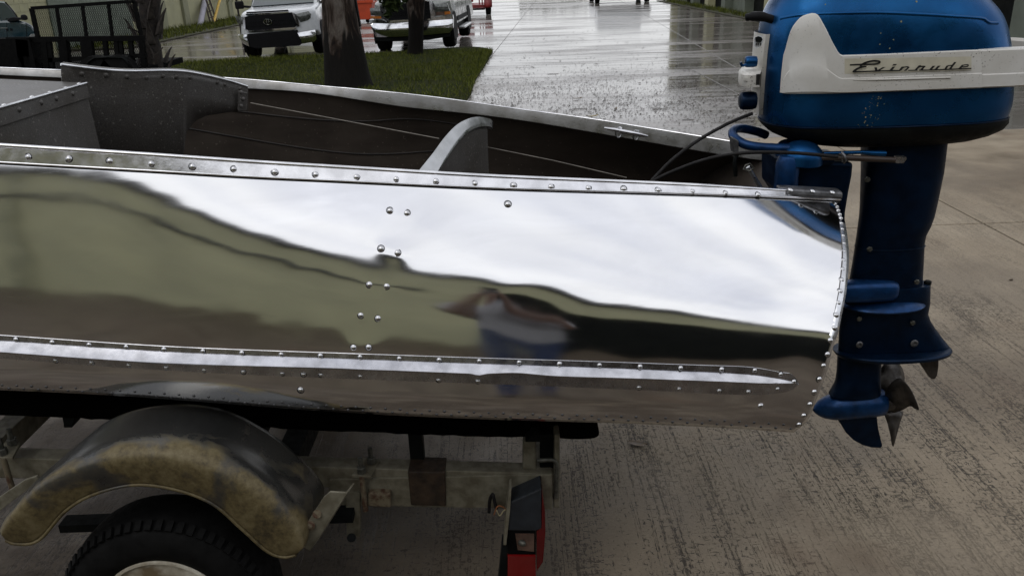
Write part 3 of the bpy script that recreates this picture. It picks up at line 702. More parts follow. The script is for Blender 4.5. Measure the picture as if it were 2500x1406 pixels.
te = spline(tx, [161, 167.5, 174, 177, 175.5, 177.5, 186, 195, 204.5, 214]); td = spline(tx, [2.52, 2.56, 2.60, 2.66, 2.74, 2.80, 2.87, 2.93, 2.98, 3.02])
tb = lin([150, 446, 447, 452, 470, 500, 560, 606], [430, 430, 380, 325, 298, 283, 273.5, 270])
ts = spline([150, 230, 330, 430, 500, 560, 604], [186, 194, 198, 197, 205, 219, 234])
xs_ = sorted(list(np.linspace(150, 604, 44)) + [447, 449, 451, 454, 458, 464])
mb = MB(); rw = []
for x in xs_:
    d = float(td(x)); a = P(x, float(te(x)), d); b = P(x, float(tb(x)), d); rw.append([a] + [a + (b - a).normalized() * d_ for d_ in (.02, .04, .06, .072)] + [b])
mb.grid(rw); s2 = mb.build('seat_back', M['hammer'], boat, 180); sd_ = s2.modifiers.new('sheet', 'SOLIDIFY'); sd_.thickness = .004
mb = MB(); rw = []
for x in xs_:
    d = float(td(x)); a = P(x, float(te(x)), d); b = P(x, float(ts(x)), d); n_ = Vector((.25, -.95, .1)).normalized()
    rw.append([a + Vector((-.03, .075, .004)), a + Vector((-.006, .012, .006)), a + n_ * .004 + Vector((0, 0, .004)), a + n_ * .006, b + n_ * .0045, b])
mb.grid(rw); s2t = mb.build('edge_trim', M['hammer'], s2, 35); TBV = bvh_of(s2t)
mb = MB(); mb.tube([P(x, float(te(x)), float(td(x))) + Vector((.002, -.006, .004)) for x in xs_], .0042, 8); mb.build('edge_bead', M['alu'], s2, 60)
mb = MB(); d = 3.0; mb.prism([P(582, 222, d - .03), P(604, 226, d + .0), P(604, 270, d), P(581, 271, d - .03)], (0, -.006, 0)); mb.build('end_strap', M['hammer'], s2, 0, bevel=.002)
RVD = rv.mesh('rivet', M['hammer'], (0, 0, 0), 50)
for bv, pts in ((TBV, [(200, 181), (259, 184), (310, 188), (358, 190), (398, 186), (430, 188), (464, 190), (530, 202), (549, 207), (586, 217)]), (bvh_of(s1t), [(46, 268), (100, 251), (137, 241), (177, 229)]),):
    for x, y in pts:
        l, n = hit(bv, x, y)
        if l is not None: inst('rivet', RVD, s2 if bv is TBV else s1, l, n, 1.0)
for x, y, d in ((588, 226, 2.975), (593, 242, 2.98), (588, 259, 2.975)): inst('rivet', RVD, s2, P(x, y, d), (.1, -1, .1), 1.0)
DBV = bvh_of(s1d)
for x, y in ((33, 190), (91, 194), (158, 198), (193, 206), (161, 216), (122, 227), (78, 238), (10, 258)):
    l, n = hit(DBV, x, y)
    if l is not None: inst('rivet', RVM, s1, l, n, .9)
for x in (175, 205, 240, 282, 325, 362, 395, 425, 452, 480, 505, 530): inst('rivet', RVM, s2, P(x, float(te(x)) - 2, float(td(x)) + .02), (0, 0, 1), .7)
# dark strips painted as shaded creases in the far side, and the steering wire
FBV = bvh_of(farhull)
for pts in ([(540, 268), (605, 274), (700, 285), (798, 293), (896, 295.5), (980, 290), (1036, 292), (1098, 300), (1170, 312)], [(452, 312), (560, 331), (700, 355), (812, 370), (896, 376), (980, 374), (1060, 369), (1180, 372)]):
    q = []
    for x, y in pts:
        l, n = hit(FBV, x, y)
        if l is not None: q.append(l + n * .002)
    if len(q) > 3: mb = MB(); mb.tube(catmull(q, 5), .0042, 8); mb.build('crease_shade', M['crease_shade'], boat, 60)
wire = MB(); wire.tube([P(612, 252, 2.93), P(850, 297, 2.86), P(1072, 339, 2.78)], .0022, 6); wire.tube([P(1172, 356, 2.72), P(1350, 392, 2.66), P(1530, 434, 2.6)], .0016, 6)
tag(wire.build('steering_wire', mat('steering_wire_steel', (.16, .145, .125), .5, .3, .2, 30), None, 60), 'thin steering wire stretched inside the boat below its far gunwale', 'wire')
# cleat on the far gunwale
CL = thing('cleat', 'small metal cleat screwed on the far gunwale of the boat', 'cleat', tuple(P(1530, 322, far_pt(1530, 310).y)))
yd = far_pt(1530, 305).y - .03
mb = MB(); mb.tube([P(1475, 313, yd), P(1500, 317, yd), P(1530, 323, yd), P(1558, 328, yd), P(1581, 333, yd)], [.004, .0065, .0075, .0065, .004], 8); mb.build('bar', M['alu_trim'], CL, 50)
for x, y in ((1510, 316), (1552, 322)):
    mb = MB(); c0 = P(x, y + 8, yd + .008); mb.tube([c0 + Vector((.011 * math.cos(t), -.004, .018 * math.sin(t))) for t in np.linspace(0, 2 * math.pi, 15)[:-1]], .0024, 6, closed=True); mb.build('foot', M['alu'], CL, 60)
    inst('screw', SCM, CL, P(x + 4, y - 2, yd + .015), (0, -.7, .7), 1.0)
# two black control cables leading from the motor into the boat
for nm, pts in (('black control cable arching from the boat up to the front of the motor cover', [(1560, 478, 2.30), (1590, 443, 2.32), (1640, 392, 2.34), (1700, 346, 2.36), (1760, 311, 2.38), (1800, 292, 2.4), (1836, 278, 2.42)]),
                ('black control cable running low from the boat along the blue motor bracket', [(1565, 474, 2.32), (1595, 443, 2.30), (1650, 416, 2.28), (1720, 391, 2.26), (1790, 376.5, 2.24), (1860, 372, 2.24), (1950, 374.5, 2.24), (2045, 383, 2.25)])):
    mb = MB(); mb.tube(catmull([P(*p) for p in pts], 6), .0052, 8); tag(mb.build('control_cable', M['cable'], None, 60), nm, 'cable', 'black motor control cables')
# ------------------------------------------------------------------ the outboard motor
YM = 2.50
mo = thing('outboard_motor', 'old blue and white outboard motor clamped on the transom of the boat', 'outboard motor', (P(2150, 500, YM).x, YM, P(2150, 1000, YM).z))
NR = 56
def mring(y, xl, xr, hw, ynear=None, e=3.0, Yc=YM):
    z = P(2150, y, Yc - hw * .9 if ynear is None else ynear).z
    a = P(xl, y, Yc + hw * .22).x; b = P(xr, y, Yc - hw * .26).x
    return [Vector((x, yy, z)) for x, yy in superellipse((a + b) / 2, Yc, (b - a) / 2, hw, NR, e)]
lv = [(-74, 2010, 2240, .035), (-70, 1975, 2285, .075), (-58, 1936, 2325, .110), (-38, 1908, 2358, .134), (-12, 1886, 2388, .150), (18, 1869, 2415, .162), (50, 1858, 2438, .170), (85, 1852, 2451, .1745), (130, 1848, 2459, .1775), (180, 1845, 2463, .179), (230, 1844, 2464, .179), (270, 1845, 2461, .178), (296, 1848, 2455, .175), (306, 1851, 2451, .172)]
lvs = [spline([l[0] for l in lv], [l[k] for l in lv]) for k in (1, 2, 3)]
ys_ = [-74, -72, -68, -62, -54, -44] + list(np.linspace(-32, 306, 30))
rings = [mring(y, *[float(f(y)) for f in lvs]) for y in ys_]
mb = MB(); mb.loft(rings); cowl = mb.build('cowl', M['blue'], mo, 60); KBV = bvh_of(cowl)
# moulded shoulder line along the top
def on(bv, x, y, off=.0):
    l, n = hit(bv, x, y)
    return None if l is None else l + n * off
sh_px = [(1905, 46), (1960, 37), (2060, 33), (2150, 32), (2250, 36), (2330, 41), (2395, 46), (2408, 52), (2418, 57), (2436, 57)]
q = [on(KBV, x, y, -.002) for x, y in sh_px]; q = [p for p in q if p]
mb = MB(); mb.tube(catmull(q, 5), .0055, 8); mb.build('shoulder_bead', M['blue'], mo, 60)
# lower tray
mb = MB(); tr_ = [(309, 1850, 2452, .173), (313, 1850, 2452, .173), (322, 1856, 2452, .170), (336, 1872, 2440, .160), (348, 1905, 2410, .14), (356, 1960, 2370, .11), (358, 2000, 2340, .08)]
mb.loft([mring(*t) for t in tr_]); mb.build('lower_tray', M['dark'], mo, 50)
mb = MB(); mb.tube([p + Vector((0, 0, -.003)) for p in mring(306.5, 1850, 2452, .1735)], .0025, 6, closed=True); mb.build('seam_strip', M['bluedk'], mo, 60)
# white side panel: fin plus band, standing proud of the cowl
fin = [(1909, 225), (1911, 190), (1914, 160), (1918, 130), (1924, 104), (1931, 80), (1942, 59), (1953, 46), (1966, 38.5), (1980, 34.5), (1988, 34), (1995, 37), (2001, 44), (2010, 60), (2021, 82), (2031, 103), (2041, 122), (2047, 131), (2055, 135)]
topb = [(2055, 135), (2150, 132), (2250, 127.5), (2350, 123), (2440, 120)]; botb = [(2440, 213.5), (2350, 216.5), (2200, 222), (2080, 226.5), (1985, 228.5), (1917, 228.5)]
def panel_y(x):   # top edge of the panel at a column
    c = fin + topb[1:]; return float(np.interp(x, [p[0] for p in c], [p[1] for p in c]))
def panel_b(x): return float(np.interp(x, [1909, 1917, 1985, 2080, 2200, 2350, 2440], [225.2, 228.5, 228.5, 226.5, 222, 216.5, 213.5]))
colx = [1909.3, 1910.5, 1912.5, 1915, 1918, 1921, 1924, 1928, 1933, 1939, 1946, 1954, 1963, 1973, 1983, 1990, 1996, 2002, 2008, 2015, 2022, 2029, 2036, 2043, 2048, 2055] + list(np.linspace(2070, 2390, 27))
PO = .011
rw = []
for x in colx:
    a, b = panel_y(x), panel_b(x); r_ = []
    edge = .35
    for t in (0, 0, .03, .2, .4, .6, .62, .8, .97, 1, 1): r_.append(a + (b - a) * t)
    offs = [0, PO * .8, PO, PO, PO, PO, PO + .0015, PO + .002, PO + .001, PO * .7, 0]
    rw.append([on(KBV, x, y, o) for y, o in zip(r_, offs)])
rw = [[p for p in r] for r in rw if all(p is not None for p in r)]
first_ = [on(KBV, colx[0] - .6, (panel_y(colx[0]) + panel_b(colx[0])) / 2, 0)] * len(rw[0])
mb = MB(); mb.grid(rw); pan = mb.build('side_panel', M['white'], mo, 30); PBV = bvh_of(pan)
# rear carrying band wraps around the back
xa = rw[-1][0].x - .004; yn = [p.y for p in rw[-1]][3]; zt = rw[-1][1].z; zb = rw[-1][-2].z
def ring_u(off, z):
    pts = [Vector((xa, yn + off, z)), Vector((xa + .10, yn + .002 + off, z)), Vector((xa + .20, yn + .010 + off, z))]
    cx = xa + .22; R_ = YM - (yn + .014)
    pts += [Vector((cx + (.085 - off * .9) * math.sin(t) ** .8, YM - (R_ - off) * math.cos(t), z)) for t in np.linspace(.25, math.pi - .25, 14)]
    return pts + [Vector((p.x, 2 * YM - p.y, p.z)) for p in pts[2::-1]]
mb = MB(); dz = .006
rws = [ring_u(.02, zb + .002), ring_u(.004, zb), ring_u(-.002, zb + .004), ring_u(-.002, zb + .036), ring_u(0, zb + .039), ring_u(0, zt - .004), ring_u(.003, zt), ring_u(.034, zt + .001), ring_u(.040, zt - .006), ring_u(.04, zb + .01)]
mb.grid(rws); mb.build('carrying_band', M['white'], mo, 30)
mb = MB(); q = [on(PBV, x, y, .0008) for x, y in ((2085, 196), (2140, 195), (2220, 193), (2320, 190), (2430, 186.5))]; q = [p for p in q if p]; mb.tube(q, [.0008] + [.0026] * (len(q) - 1), 6); mb.build('panel_crease', M['white'], mo, 60)
# printed script on a yellowed film
def decal(name, quads, m, bv, off, parent):
    mb = MB(); k = 0
    for poly in quads:
        pts = [on(bv, x, y, off + k * .00006) for x, y in poly]
        if all(p is not None for p in pts): mb.add(pts, [tuple(range(len(pts)))]); k += 1
    return mb.build(name, m, parent, 0, fixn=False)
fx_ = [(2062 + (2371 - 2062) * k / 12) for k in range(13)]
ft = lambda x: 144 + (138.5 - 144) * (x - 2062) / 309; fbm = lambda x: 181 + (172 - 181) * (x - 2062) / 309
decal('decal_film', [[(a, ft(a)), (b, ft(b)), (b, fbm(b)), (a, fbm(a))] for a, b in zip(fx_, fx_[1:])], M['sticker'], PBV, .0005, pan)
ST_ = []
def stroke(pts, w, n=5):
    c = catmull([Vector((x / 7.143 + 2050, y / 7.143 + 120, 0)) for x, y in pts], n) if len(pts) > 2 else [Vector((x / 7.143 + 2050, y / 7.143 + 120, 0)) for x, y in pts]
    ws = w if hasattr(w, '__len__') else (w, w); m_ = len(c) - 1
    for i in range(m_):
        a, b = c[i], c[i + 1]; d0 = (c[min(i + 1, m_)] - c[max(i - 1, 0)]).normalized(); d1 = (c[min(i + 2, m_)] - c[i]).normalized()
        n0 = Vector((-d0.y, d0.x, 0)); n1 = Vector((-d1.y, d1.x, 0)); w0 = (ws[0] + (ws[-1] - ws[0]) * i / m_) / 14.3; w1 = (ws[0] + (ws[-1] - ws[0]) * (i + 1) / m_) / 14.3
        ST_.append([(p.x, p.y) for p in (a + n0 * w0, a - n0 * w0, b - n1 * w1, b + n1 * w1)])
def par(x0, y0, x1, y1, w):   # slanted stem with level ends
    f = lambda x, y: (x / 7.143 + 2050, y / 7.143 + 120)
    ST_.append([f(x0 - w / 2, y0), f(x0 + w / 2, y0 - 3), f(x1 + w / 2, y1 - 3), f(x1 - w / 2, y1)])
stroke([(178, 280), (300, 272), (420, 270), (560, 266), (640, 257), (690, 236), (680, 216), (610, 206), (540, 212), (460, 232), (400, 258), (362, 285), (350, 306)], (24, 34), 6)
stroke([(456, 304), (400, 307), (330, 326), (270, 360), (232, 394)], (22, 44), 5)
stroke([(212, 396), (300, 395), (560, 386), (800, 378), (1035, 374)], (26, 22), 3)
stroke([(1175, 370), (1250, 371), (1335, 366)], 20, 3); stroke([(1365, 368), (1560, 364), (1800, 356), (2080, 345), (2265, 338)], 21, 3)
par(605, 320, 622, 380, 44); par(752, 316, 640, 382, 56)
par(922, 308, 862, 376, 52); par(945, 262, 922, 290, 66)
par(1082, 306, 1022, 378, 52); stroke([(1060, 332), (1110, 314), (1160, 310), (1182, 326)], (18, 30), 4); par(1172, 322, 1112, 380, 44)
par(1372, 284, 1292, 370, 46); stroke([(1345, 316), (1395, 302), (1465, 303)], (26, 24), 4); par(1446, 302, 1384, 370, 46)
par(1612, 292, 1548, 362, 50); par(1704, 290, 1640, 358, 50)
par(1846, 290, 1806, 352, 42); stroke([(1836, 296), (1880, 286), (1930, 284)], 20, 3); par(1978, 226, 1884, 350, 44)
par(2110, 276, 2050, 342, 46); stroke([(2098, 284), (2150, 276), (2196, 275), (2180, 302), (2096, 312)], (20, 22), 4)
decal('script_lettering', ST_, M['letter'], PBV, .0011, pan)
# front plate with badge, lever, handle and knobs
k0, k1 = int(NR * .405), int(NR * .595)
NR0 = NR; NR = 240
pr = [mring(y, *[float(f(y)) for f in lvs]) for y in np.linspace(82, 292, 16)]
NR = NR0
mb = MB(); rws = []
plim = lin([82, 130, 200, 290], [1880, 1874, 1868, 1862])
for r_, y in zip(pr, np.linspace(82, 292, 16)):
    cx = sum((p.x for p in r_)) / 240; k1 = 120
    while proj(r_[k1])[0] < float(plim(y)) and k1 < 200: k1 += 1
    a_, b_ = r_[k1 - 1], r_[k1]; xa_, xb_ = proj(a_)[0], proj(b_)[0]; fr = min(1, max(0, (float(plim(y)) - xa_) / max(1e-4, xb_ - xa_)))
    span = [r_[int(round(i))] for i in np.linspace(84, k1 - 1, 40)] + [a_.lerp(b_, fr)]
    row = [p + Vector((p.x - cx - .22, (p.y - YM) * .6, 0)).normalized() * .012 for p in span]
    rws.append([span[0]] + row + [span[-1]])
mb.grid(rws); fp = mb.build('front_plate', M['white'], mo, 30); FPV = bvh_of(fp)
mb = MB(); mb.prism([P(x, y, YM - .165) + Vector((0, 0, 0)) for x, y in ((1842, 92), (1851, 88), (1860, 90), (1864, 100), (1859, 112), (1848, 119), (1840, 112))], (-.004, -.012, 0)); bdg = mb.build('badge', M['carwhite'], fp, 0)
mb = MB(); mb.prism([P(x, y, YM - .178) for x, y in ((1844, 92), (1851, 89), (1859, 91), (1862, 97), (1858, 104), (1846, 103))], (-.002, -.004, 0)); mb.build('badge_emblem', M['dark'], fp, 0)
mb = MB()
for x in (1845, 1850, 1856): mb.prism([P(x + a, y, YM - .178) for a, y in ((0, 106), (2.6, 106), (2.2, 111), (-.3, 111.5))], (-.001, -.004, 0))
mb.build('badge_marks', M['letter'], fp, 0)
X1 = pr[8][120].x
def knob(x0, x1, y, Y, r, m, name):
    a = P(x1, y, Y); b = P(x0, y, Y); mb = MB(); L_ = (b - a).length; ax = Vector((-1, 0, 0))
    mb.lathe([(r * .9, -.01), (r, .0), (r, L_ * .7), (r * .92, L_ * .9), (r * .7, L_), (0, L_)], a, ax, 14); return mb.build(name, m, mo, 40)
knob(1819, 1838, 151, YM - .05, .0165, M['blue'], 'choke_knob')
mb = MB(); mb.tube(catmull([P(1822, 158, YM - .06), P(1814, 161, YM - .062), P(1810, 158, YM - .062), P(1809, 152, YM - .062)], 3), .004, 6); mb.build('choke_lever', M['blue'], mo, 60)
knob(1806, 1836, 246, YM - .05, .0265, M['bluedk'], 'speed_knob')
mb = MB(); hz = [P(1830, y, YM - .07) for y in (171, 212)]
hp = [(1858, -.11), (1838, -.115), (1820, -.10), (1810, -.06), (1806, 0), (1810, .06), (1822, .09), (1850, .10)]
up_ = [P(x, 172 + (4 if abs(d) < .05 else 2), YM + d * .9) for x, d in hp]; zt_ = P(1830, 174, YM - .07).z; zb_ = P(1830, 210, YM - .07).z
o_ = catmull([Vector((p.x, p.y, zt_)) for p in up_], 4); cx = X1 + .10
mb.loft([[Vector((p.x, p.y, zb_)) for p in o_], [Vector((p.x - .003, p.y, zb_ + .006)) for p in o_], [Vector((p.x - .003, p.y, zt_ - .008)) for p in o_], [Vector((p.x + .004, p.y * .9 + YM * .1, zt_)) for p in o_]]); fh = mb.build('front_handle', M['white'], mo, 40)
mb = MB(); mb.prism([P(1846, 182, YM - .125), P(1854, 181, YM - .125), P(1853, 208, YM - .125), P(1845, 208, YM - .125)], (0, -.004, 0)); mb.build('handle_slot', M['letter'], fh, 0)
mb = MB(); mb.prism([P(1812, y, YM - .095) + Vector((dx, 0, 0)) for dx, y in ((0, 188), (.022, 192), (.026, 197), (.022, 200), (0, 196))], (0, -.006, 0)); mb.build('handle_rib', M['white'], fh, 0)
mb = MB(); mb.tube(catmull([P(1822, 44, YM - .02), P(1836, 41, YM - .03), P(1862, 42, YM - .05), P(1890, 50, YM - .05)], 4), [.011] * 4 + [.0135] * 5 + [.012] * 4, 10); mb.build('starter_grip', M['plastic'], mo, 50)
# tiller yoke, steering disc, brackets
mb = MB(); mb.tube(catmull([P(1870, 330, YM + .05), P(1846, 321, YM + .03), P(1812, 314, YM), P(1793, 317, YM - .04), P(1789, 330, YM - .07), P(1803, 344, YM - .10), P(1826, 355, YM - .12), P(1870, 361, YM - .13), P(1935, 363, YM - .13)], 5), .0135, 10); mb.build('steering_yoke', M['bluebr'], mo, 60)
mb = MB(); mb.prism([P(x, y, YM - .12) for x, y in ((1788, 336), (1799, 341), (1804, 345), (1804, 373), (1790, 373), (1787, 350))], (0, .03, 0)); mb.build('clamp_pad', M['cast'], mo, 0, bevel=.003)
c0 = P(1938, 364, YM - .06); mb = MB(); mb.lathe([(.052, -.02), (.052, .006), (.047, .012), (.045, .008), (.03, .008), (0, .010)], c0, (.0, -.25, 1), 28); mb.build('steering_disc', M['bluebr'], mo, 40)
c0 = P(1958, 378, YM - .13); mb = MB(); mb.lathe([(.062, -.02), (.060, 0), (.053, .018), (.038, .032), (.018, .039), (0, .040)], c0, (.05, -.1, 1), 28); mb.build('swivel_dome', M['blue'], mo, 60)
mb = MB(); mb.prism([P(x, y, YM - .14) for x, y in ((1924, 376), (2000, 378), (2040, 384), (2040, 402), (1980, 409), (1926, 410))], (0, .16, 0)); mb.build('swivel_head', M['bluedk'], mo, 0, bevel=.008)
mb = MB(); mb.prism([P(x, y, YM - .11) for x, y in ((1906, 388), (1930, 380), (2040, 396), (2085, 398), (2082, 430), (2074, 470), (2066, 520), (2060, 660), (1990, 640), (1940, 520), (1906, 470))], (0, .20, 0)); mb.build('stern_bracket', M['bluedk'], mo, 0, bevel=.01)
mb = MB(); mb.lathe([(.03, -.02), (.034, .0), (.034, .09), (.026, .11), (0, .112)], P(1917, 470, YM - .15), (0, 0, 1), 18); mb.build('clamp_housing', M['bluebr'], mo, 50)
mb = MB(); mb.tube([P(1826, 408, YM - .12), P(1866, 474, YM - .12)], .0065, 8); mb.build('clamp_screw', M['alu'], mo, 60)
mb = MB(); mb.tube([P(x, y, YM - .125) for x, y in ((1815, 413), (1820, 404), (1831, 400), (1840, 411), (1829, 418))], .003, 6, closed=True); mb.build('clamp_loop', M['dull'], mo, 60)
mb = MB(); mb.tube(catmull([P(1800, 376, YM - .10), P(1794, 395, YM - .10), P(1796, 430, YM - .09)], 4), .006, 6); mb.build('clamp_handle', M['dark'], mo, 60)
mb = MB(); mb.tube([P(1985, 386, YM - .16), P(2055, 385, YM - .165), P(2185, 391, YM - .17)], [.007, .009, .0085], 10); tl = mb.build('tiller_grip', mat('brown_grip', (.028, .018, .013), .5), mo, 60)
mb = MB(); mb.prism([P(x, y, YM - .175) for x, y in ((2190, 384), (2203, 383), (2204, 386), (2212, 383), (2214, 388), (2206, 399), (2190, 399))], (0, .02, 0)); mb.build('grip_clip', M['alu'], tl, 0)
mb = MB(); mb.tube([P(2055, 372, YM - .16), P(2062, 380, YM - .172), P(2065, 392, YM - .172), P(2060, 398, YM - .165)], .0035, 6); mb.tube([P(2048, 376, YM - .17), P(2056, 378, YM - .172), P(2056, 396, YM - .17)], .003, 6); mb.build('grip_clamp', M['cast'], tl, 60)
mb = MB(); mb.tube([P(2010, 375, YM - .13), P(2105, 372, YM - .13), P(2160, 375, YM - .12)], [.006, .006, .010], 8); mb.build('shift_rod', M['blue'], mo, 60)
# leg, cavitation plate, gearcase
def leg_ring(y, xl, xr, hw, e=2.4): return mring(y, xl, xr, hw, YM, e)
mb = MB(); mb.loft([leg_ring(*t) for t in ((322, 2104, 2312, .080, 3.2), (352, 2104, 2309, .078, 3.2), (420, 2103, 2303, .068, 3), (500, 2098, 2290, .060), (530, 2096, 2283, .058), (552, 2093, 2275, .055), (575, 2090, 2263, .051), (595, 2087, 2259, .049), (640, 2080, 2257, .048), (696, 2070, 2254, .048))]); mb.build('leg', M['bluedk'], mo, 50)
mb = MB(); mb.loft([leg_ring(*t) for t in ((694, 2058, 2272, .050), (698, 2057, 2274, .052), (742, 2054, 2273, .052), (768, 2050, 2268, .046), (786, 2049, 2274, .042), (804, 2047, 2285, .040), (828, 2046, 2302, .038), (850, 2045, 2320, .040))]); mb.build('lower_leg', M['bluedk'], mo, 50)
mb = MB(); mb.lathe([(.012, 0), (.012, .012), (.008, .015), (0, .015)], P(2264, 695, YM - .01), (0, 0, 1), 6); mb.build('bolt', M['dark'], mo, 0)
for x, y, r in ((2232, 838, .010), (2098, 841, .009)):
    mb = MB(); mb.lathe([(r * 1.3, 0), (r * 1.3, .002), (r, .004), (r * .5, .004), (r * .4, .001), (0, .001)], P(x, y, YM - .043), (0, -1, .1), 12); mb.build('bolt', M['cast'], mo, 40)
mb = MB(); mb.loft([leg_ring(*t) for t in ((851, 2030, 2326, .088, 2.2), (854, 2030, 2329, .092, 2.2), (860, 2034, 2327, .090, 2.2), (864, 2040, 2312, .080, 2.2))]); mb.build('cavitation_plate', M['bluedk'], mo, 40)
mb = MB(); mb.loft([leg_ring(*t) for t in ((722, 2110, 2230, .040, 2.2), (728, 2080, 2248, .066, 2.2), (735, 2050, 2260, .084, 2.2), (739, 2046, 2263, .088, 2.2), (743, 2050, 2258, .085, 2.2))]); mb.build('leg_collar', M['bluebr'], mo, 50)
mb = MB(); rg = []
for x, s in ((2030, .9), (2060, 1), (2130, 1), (2160, .97), (2176, .88), (2186, .7), (2190, .4)):
    cx_ = P(x, 712, YM - .045).x; ct = P(2120, 709, YM - .045).z; rg.append([Vector((cx_, a, b)) for a, b in superellipse(YM - .045, ct, .034 * s, .036 * s, 20, 3)])
mb.loft(rg); mb.build('exhaust_snout', M['bluebr'], mo, 50)
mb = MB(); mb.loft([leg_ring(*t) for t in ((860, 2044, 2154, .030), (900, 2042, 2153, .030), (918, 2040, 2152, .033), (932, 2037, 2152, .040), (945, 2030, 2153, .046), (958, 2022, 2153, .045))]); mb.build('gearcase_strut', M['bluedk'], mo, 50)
gx0 = P(1984, 1000, YM).x; gx1 = P(2160, 980, YM).x; gz = P(2090, 984, YM).z; Lg = gx1 - gx0
gz_at = lambda t: gz + (P(1984, 1002, YM).z - gz) * (1 - t) ** 2 * .8
mb = MB(); rg = []
for t, r in ((0, .003), (.03, .014), (.08, .026), (.16, .038), (.28, .047), (.45, .0515), (.65, .052), (.85, .050), (.97, .046), (1, .036)):
    rg.append([Vector((gx0 + Lg * t, YM + r * math.cos(a), gz_at(t) + r * math.sin(a))) for a in np.linspace(0, 2 * math.pi, 25)[:-1]])
mb.loft(rg); mb.build('gearcase', M['bluebr'], mo, 60)
def fin_plate(name, px, th, m, parent=mo):
    mb = MB(); c = [P(x, y, YM) for x, y in px]; mb.prism([p + Vector((0, -th / 2, 0)) for p in c], (0, th, 0)); return mb.build(name, m, parent, 0, bevel=.004)
fin_plate('skeg', [(2022, 1004), (2040, 1018), (2052, 1034), (2064, 1054), (2082, 1072), (2104, 1084), (2126, 1090), (2148, 1091), (2153, 1086), (2149, 1070), (2143, 1045), (2140, 1020), (2140, 1000)], .016, M['bluedk'])
fin_plate('trim_tab', [(2228, 862), (2240, 878), (2256, 902), (2266, 918), (2273, 924), (2280, 923), (2286, 914), (2289, 894), (2290, 862)], .018, M['bronze'])
pg = thing
prop = MB(); ax0 = P(2158, 980, YM); prop.lathe([(.030, -.004), (.034, .01), (.034, .045), (.028, .062), (.016, .074), (0, .078)], ax0, (1, 0, 0), 18)
prp = prop.build('propeller_hub', M['bronze'], mo, 50)
def blade(px, dys):
    c = [P(x, y, YM + d) for (x, y), d in zip(px, dys)]; o_ = catmull(c, 4, True); cen_ = sum(o_, Vector()) / len(o_)
    cen_ += Vector((.008, 0, 0)); mb = MB(); n = len(o_)
    mid = [p.lerp(cen_, .5) + Vector((.006, 0, 0)) for p in o_]
    mb.add(o_ + mid + [cen_], [(i, (i + 1) % n, n + (i + 1) % n, n + i) for i in range(n)] + [(n + i, n + (i + 1) % n, 2 * n) for i in range(n)])
    b = mb.build('propeller_blade', M['bronze'], mo, 180); s = b.modifiers.new('thick', 'SOLIDIFY'); s.thickness = .0028
blade([(2158, 955), (2148, 930), (2150, 904), (2163, 885), (2182, 881), (2199, 892), (2208, 915), (2207, 940), (2192, 960)], [.02, .03, .05, .07, .09, .10, .10, .07, .03])
blade([(2160, 965), (2172, 938), (2192, 922), (2208, 930), (2224, 950), (2236, 975), (2244, 999), (2236, 997), (2222, 990), (2200, 1001), (2176, 1004)], [-.02, -.03, -.05, -.07, -.085, -.10, -.11, -.09, -.06, -.04, -.02])
blade([(2160, 1006), (2178, 1000), (2204, 1006), (2198, 1030), (2190, 1060), (2181, 1090), (2175, 1062), (2168, 1034)], [-.01, 0, .01, .0, -.01, -.02, -.03, -.02])

fl_ = MB()
for x, y, r_ in [(2130 + random.gauss(-(y_ - 270) * .28, 14), y_, random.choice((.0007, .0009, .0012, .002))) for y_ in [random.uniform(235, 325) for _ in range(46)]] + [(2200, 53, .003), (2181, 98, .002), (2172, 119, .002), (2150, 82, .002), (2148, 109, .0018), (2015, 12, .002), (2238, 5, .003)]:
    l, n_ = hit(KBV, x, y)
    if l is None: continue
    u = n_.orthogonal().normalized(); w_ = n_.cross(u); l = l + n_ * .0006
    fl_.add([l + u * r_ * random.uniform(.6, 1.2) * math.cos(t) + w_ * r_ * random.uniform(.6, 1.5) * math.sin(t) for t in np.linspace(0, 2 * math.pi, 7)[:-1]], [tuple(range(6))])
tag(fl_.build('paint_flecks', M['cream2'], mo, 0, fixn=False), kind='stuff')

mb = MB(); mb.tube([p for p in leg_ring(600, 2086.5, 2259.5, .0495)], .0022, 5, closed=True); mb.build('casting_seam', M['bluedk'], mo, 60)
for x, y in ((2120, 440), (2125, 610), (2240, 690), (2100, 780), (2230, 790)):
    p_ = P(x, y, YM - .055); mb = MB(); mb.lathe([(.009, 0), (.009, .004), (.007, .007), (0, .0075)], p_ + Vector((0, .008, 0)), (0, -1, 0), 6); mb.build('bolt', M['dull'], mo, 0)
# ------------------------------------------------------------------ boat trailer
tl_ = thing('boat_trailer', 'rusty galvanised boat trailer with stained fenders standing under the aluminium boat', 'boat trailer', (P(600, 1200, 2.0).x, YC, 0))
def bar(name, ll, lr, ul, ur, Y, dep, m, bev=.003):
    """a bar whose front face has these four corners in the plane Y"""
    mb = MB(); mb.prism([P(*ll, Y), P(*lr, Y), P(*ur, Y), P(*ul, Y)], (0, dep, 0)); return mb.build(name, m, tl_, 0, bevel=bev)
YR = 2.0
bar('side_rail', (-160, 1162), (1352, 1206), (-160, 1112), (1352, 1156), YR, .055, M['galv'])
bar('side_rail', (803, 1233), (1349, 1244), (803, 1170), (1349, 1157), YR - .005, .058, M['galv'])
q0 = P(-160, 1160, 1).x
for yo, nm in ((2.90, 'far'),):
    a = P(-160, 1137, YR); b = P(1352, 1180, YR); mb = MB(); mb.beam(Vector((a.x, yo, a.z)), Vector((b.x, yo, b.z)), .055, .09); mb.build('side_rail', M['galv'], tl_, 0, bevel=.003)
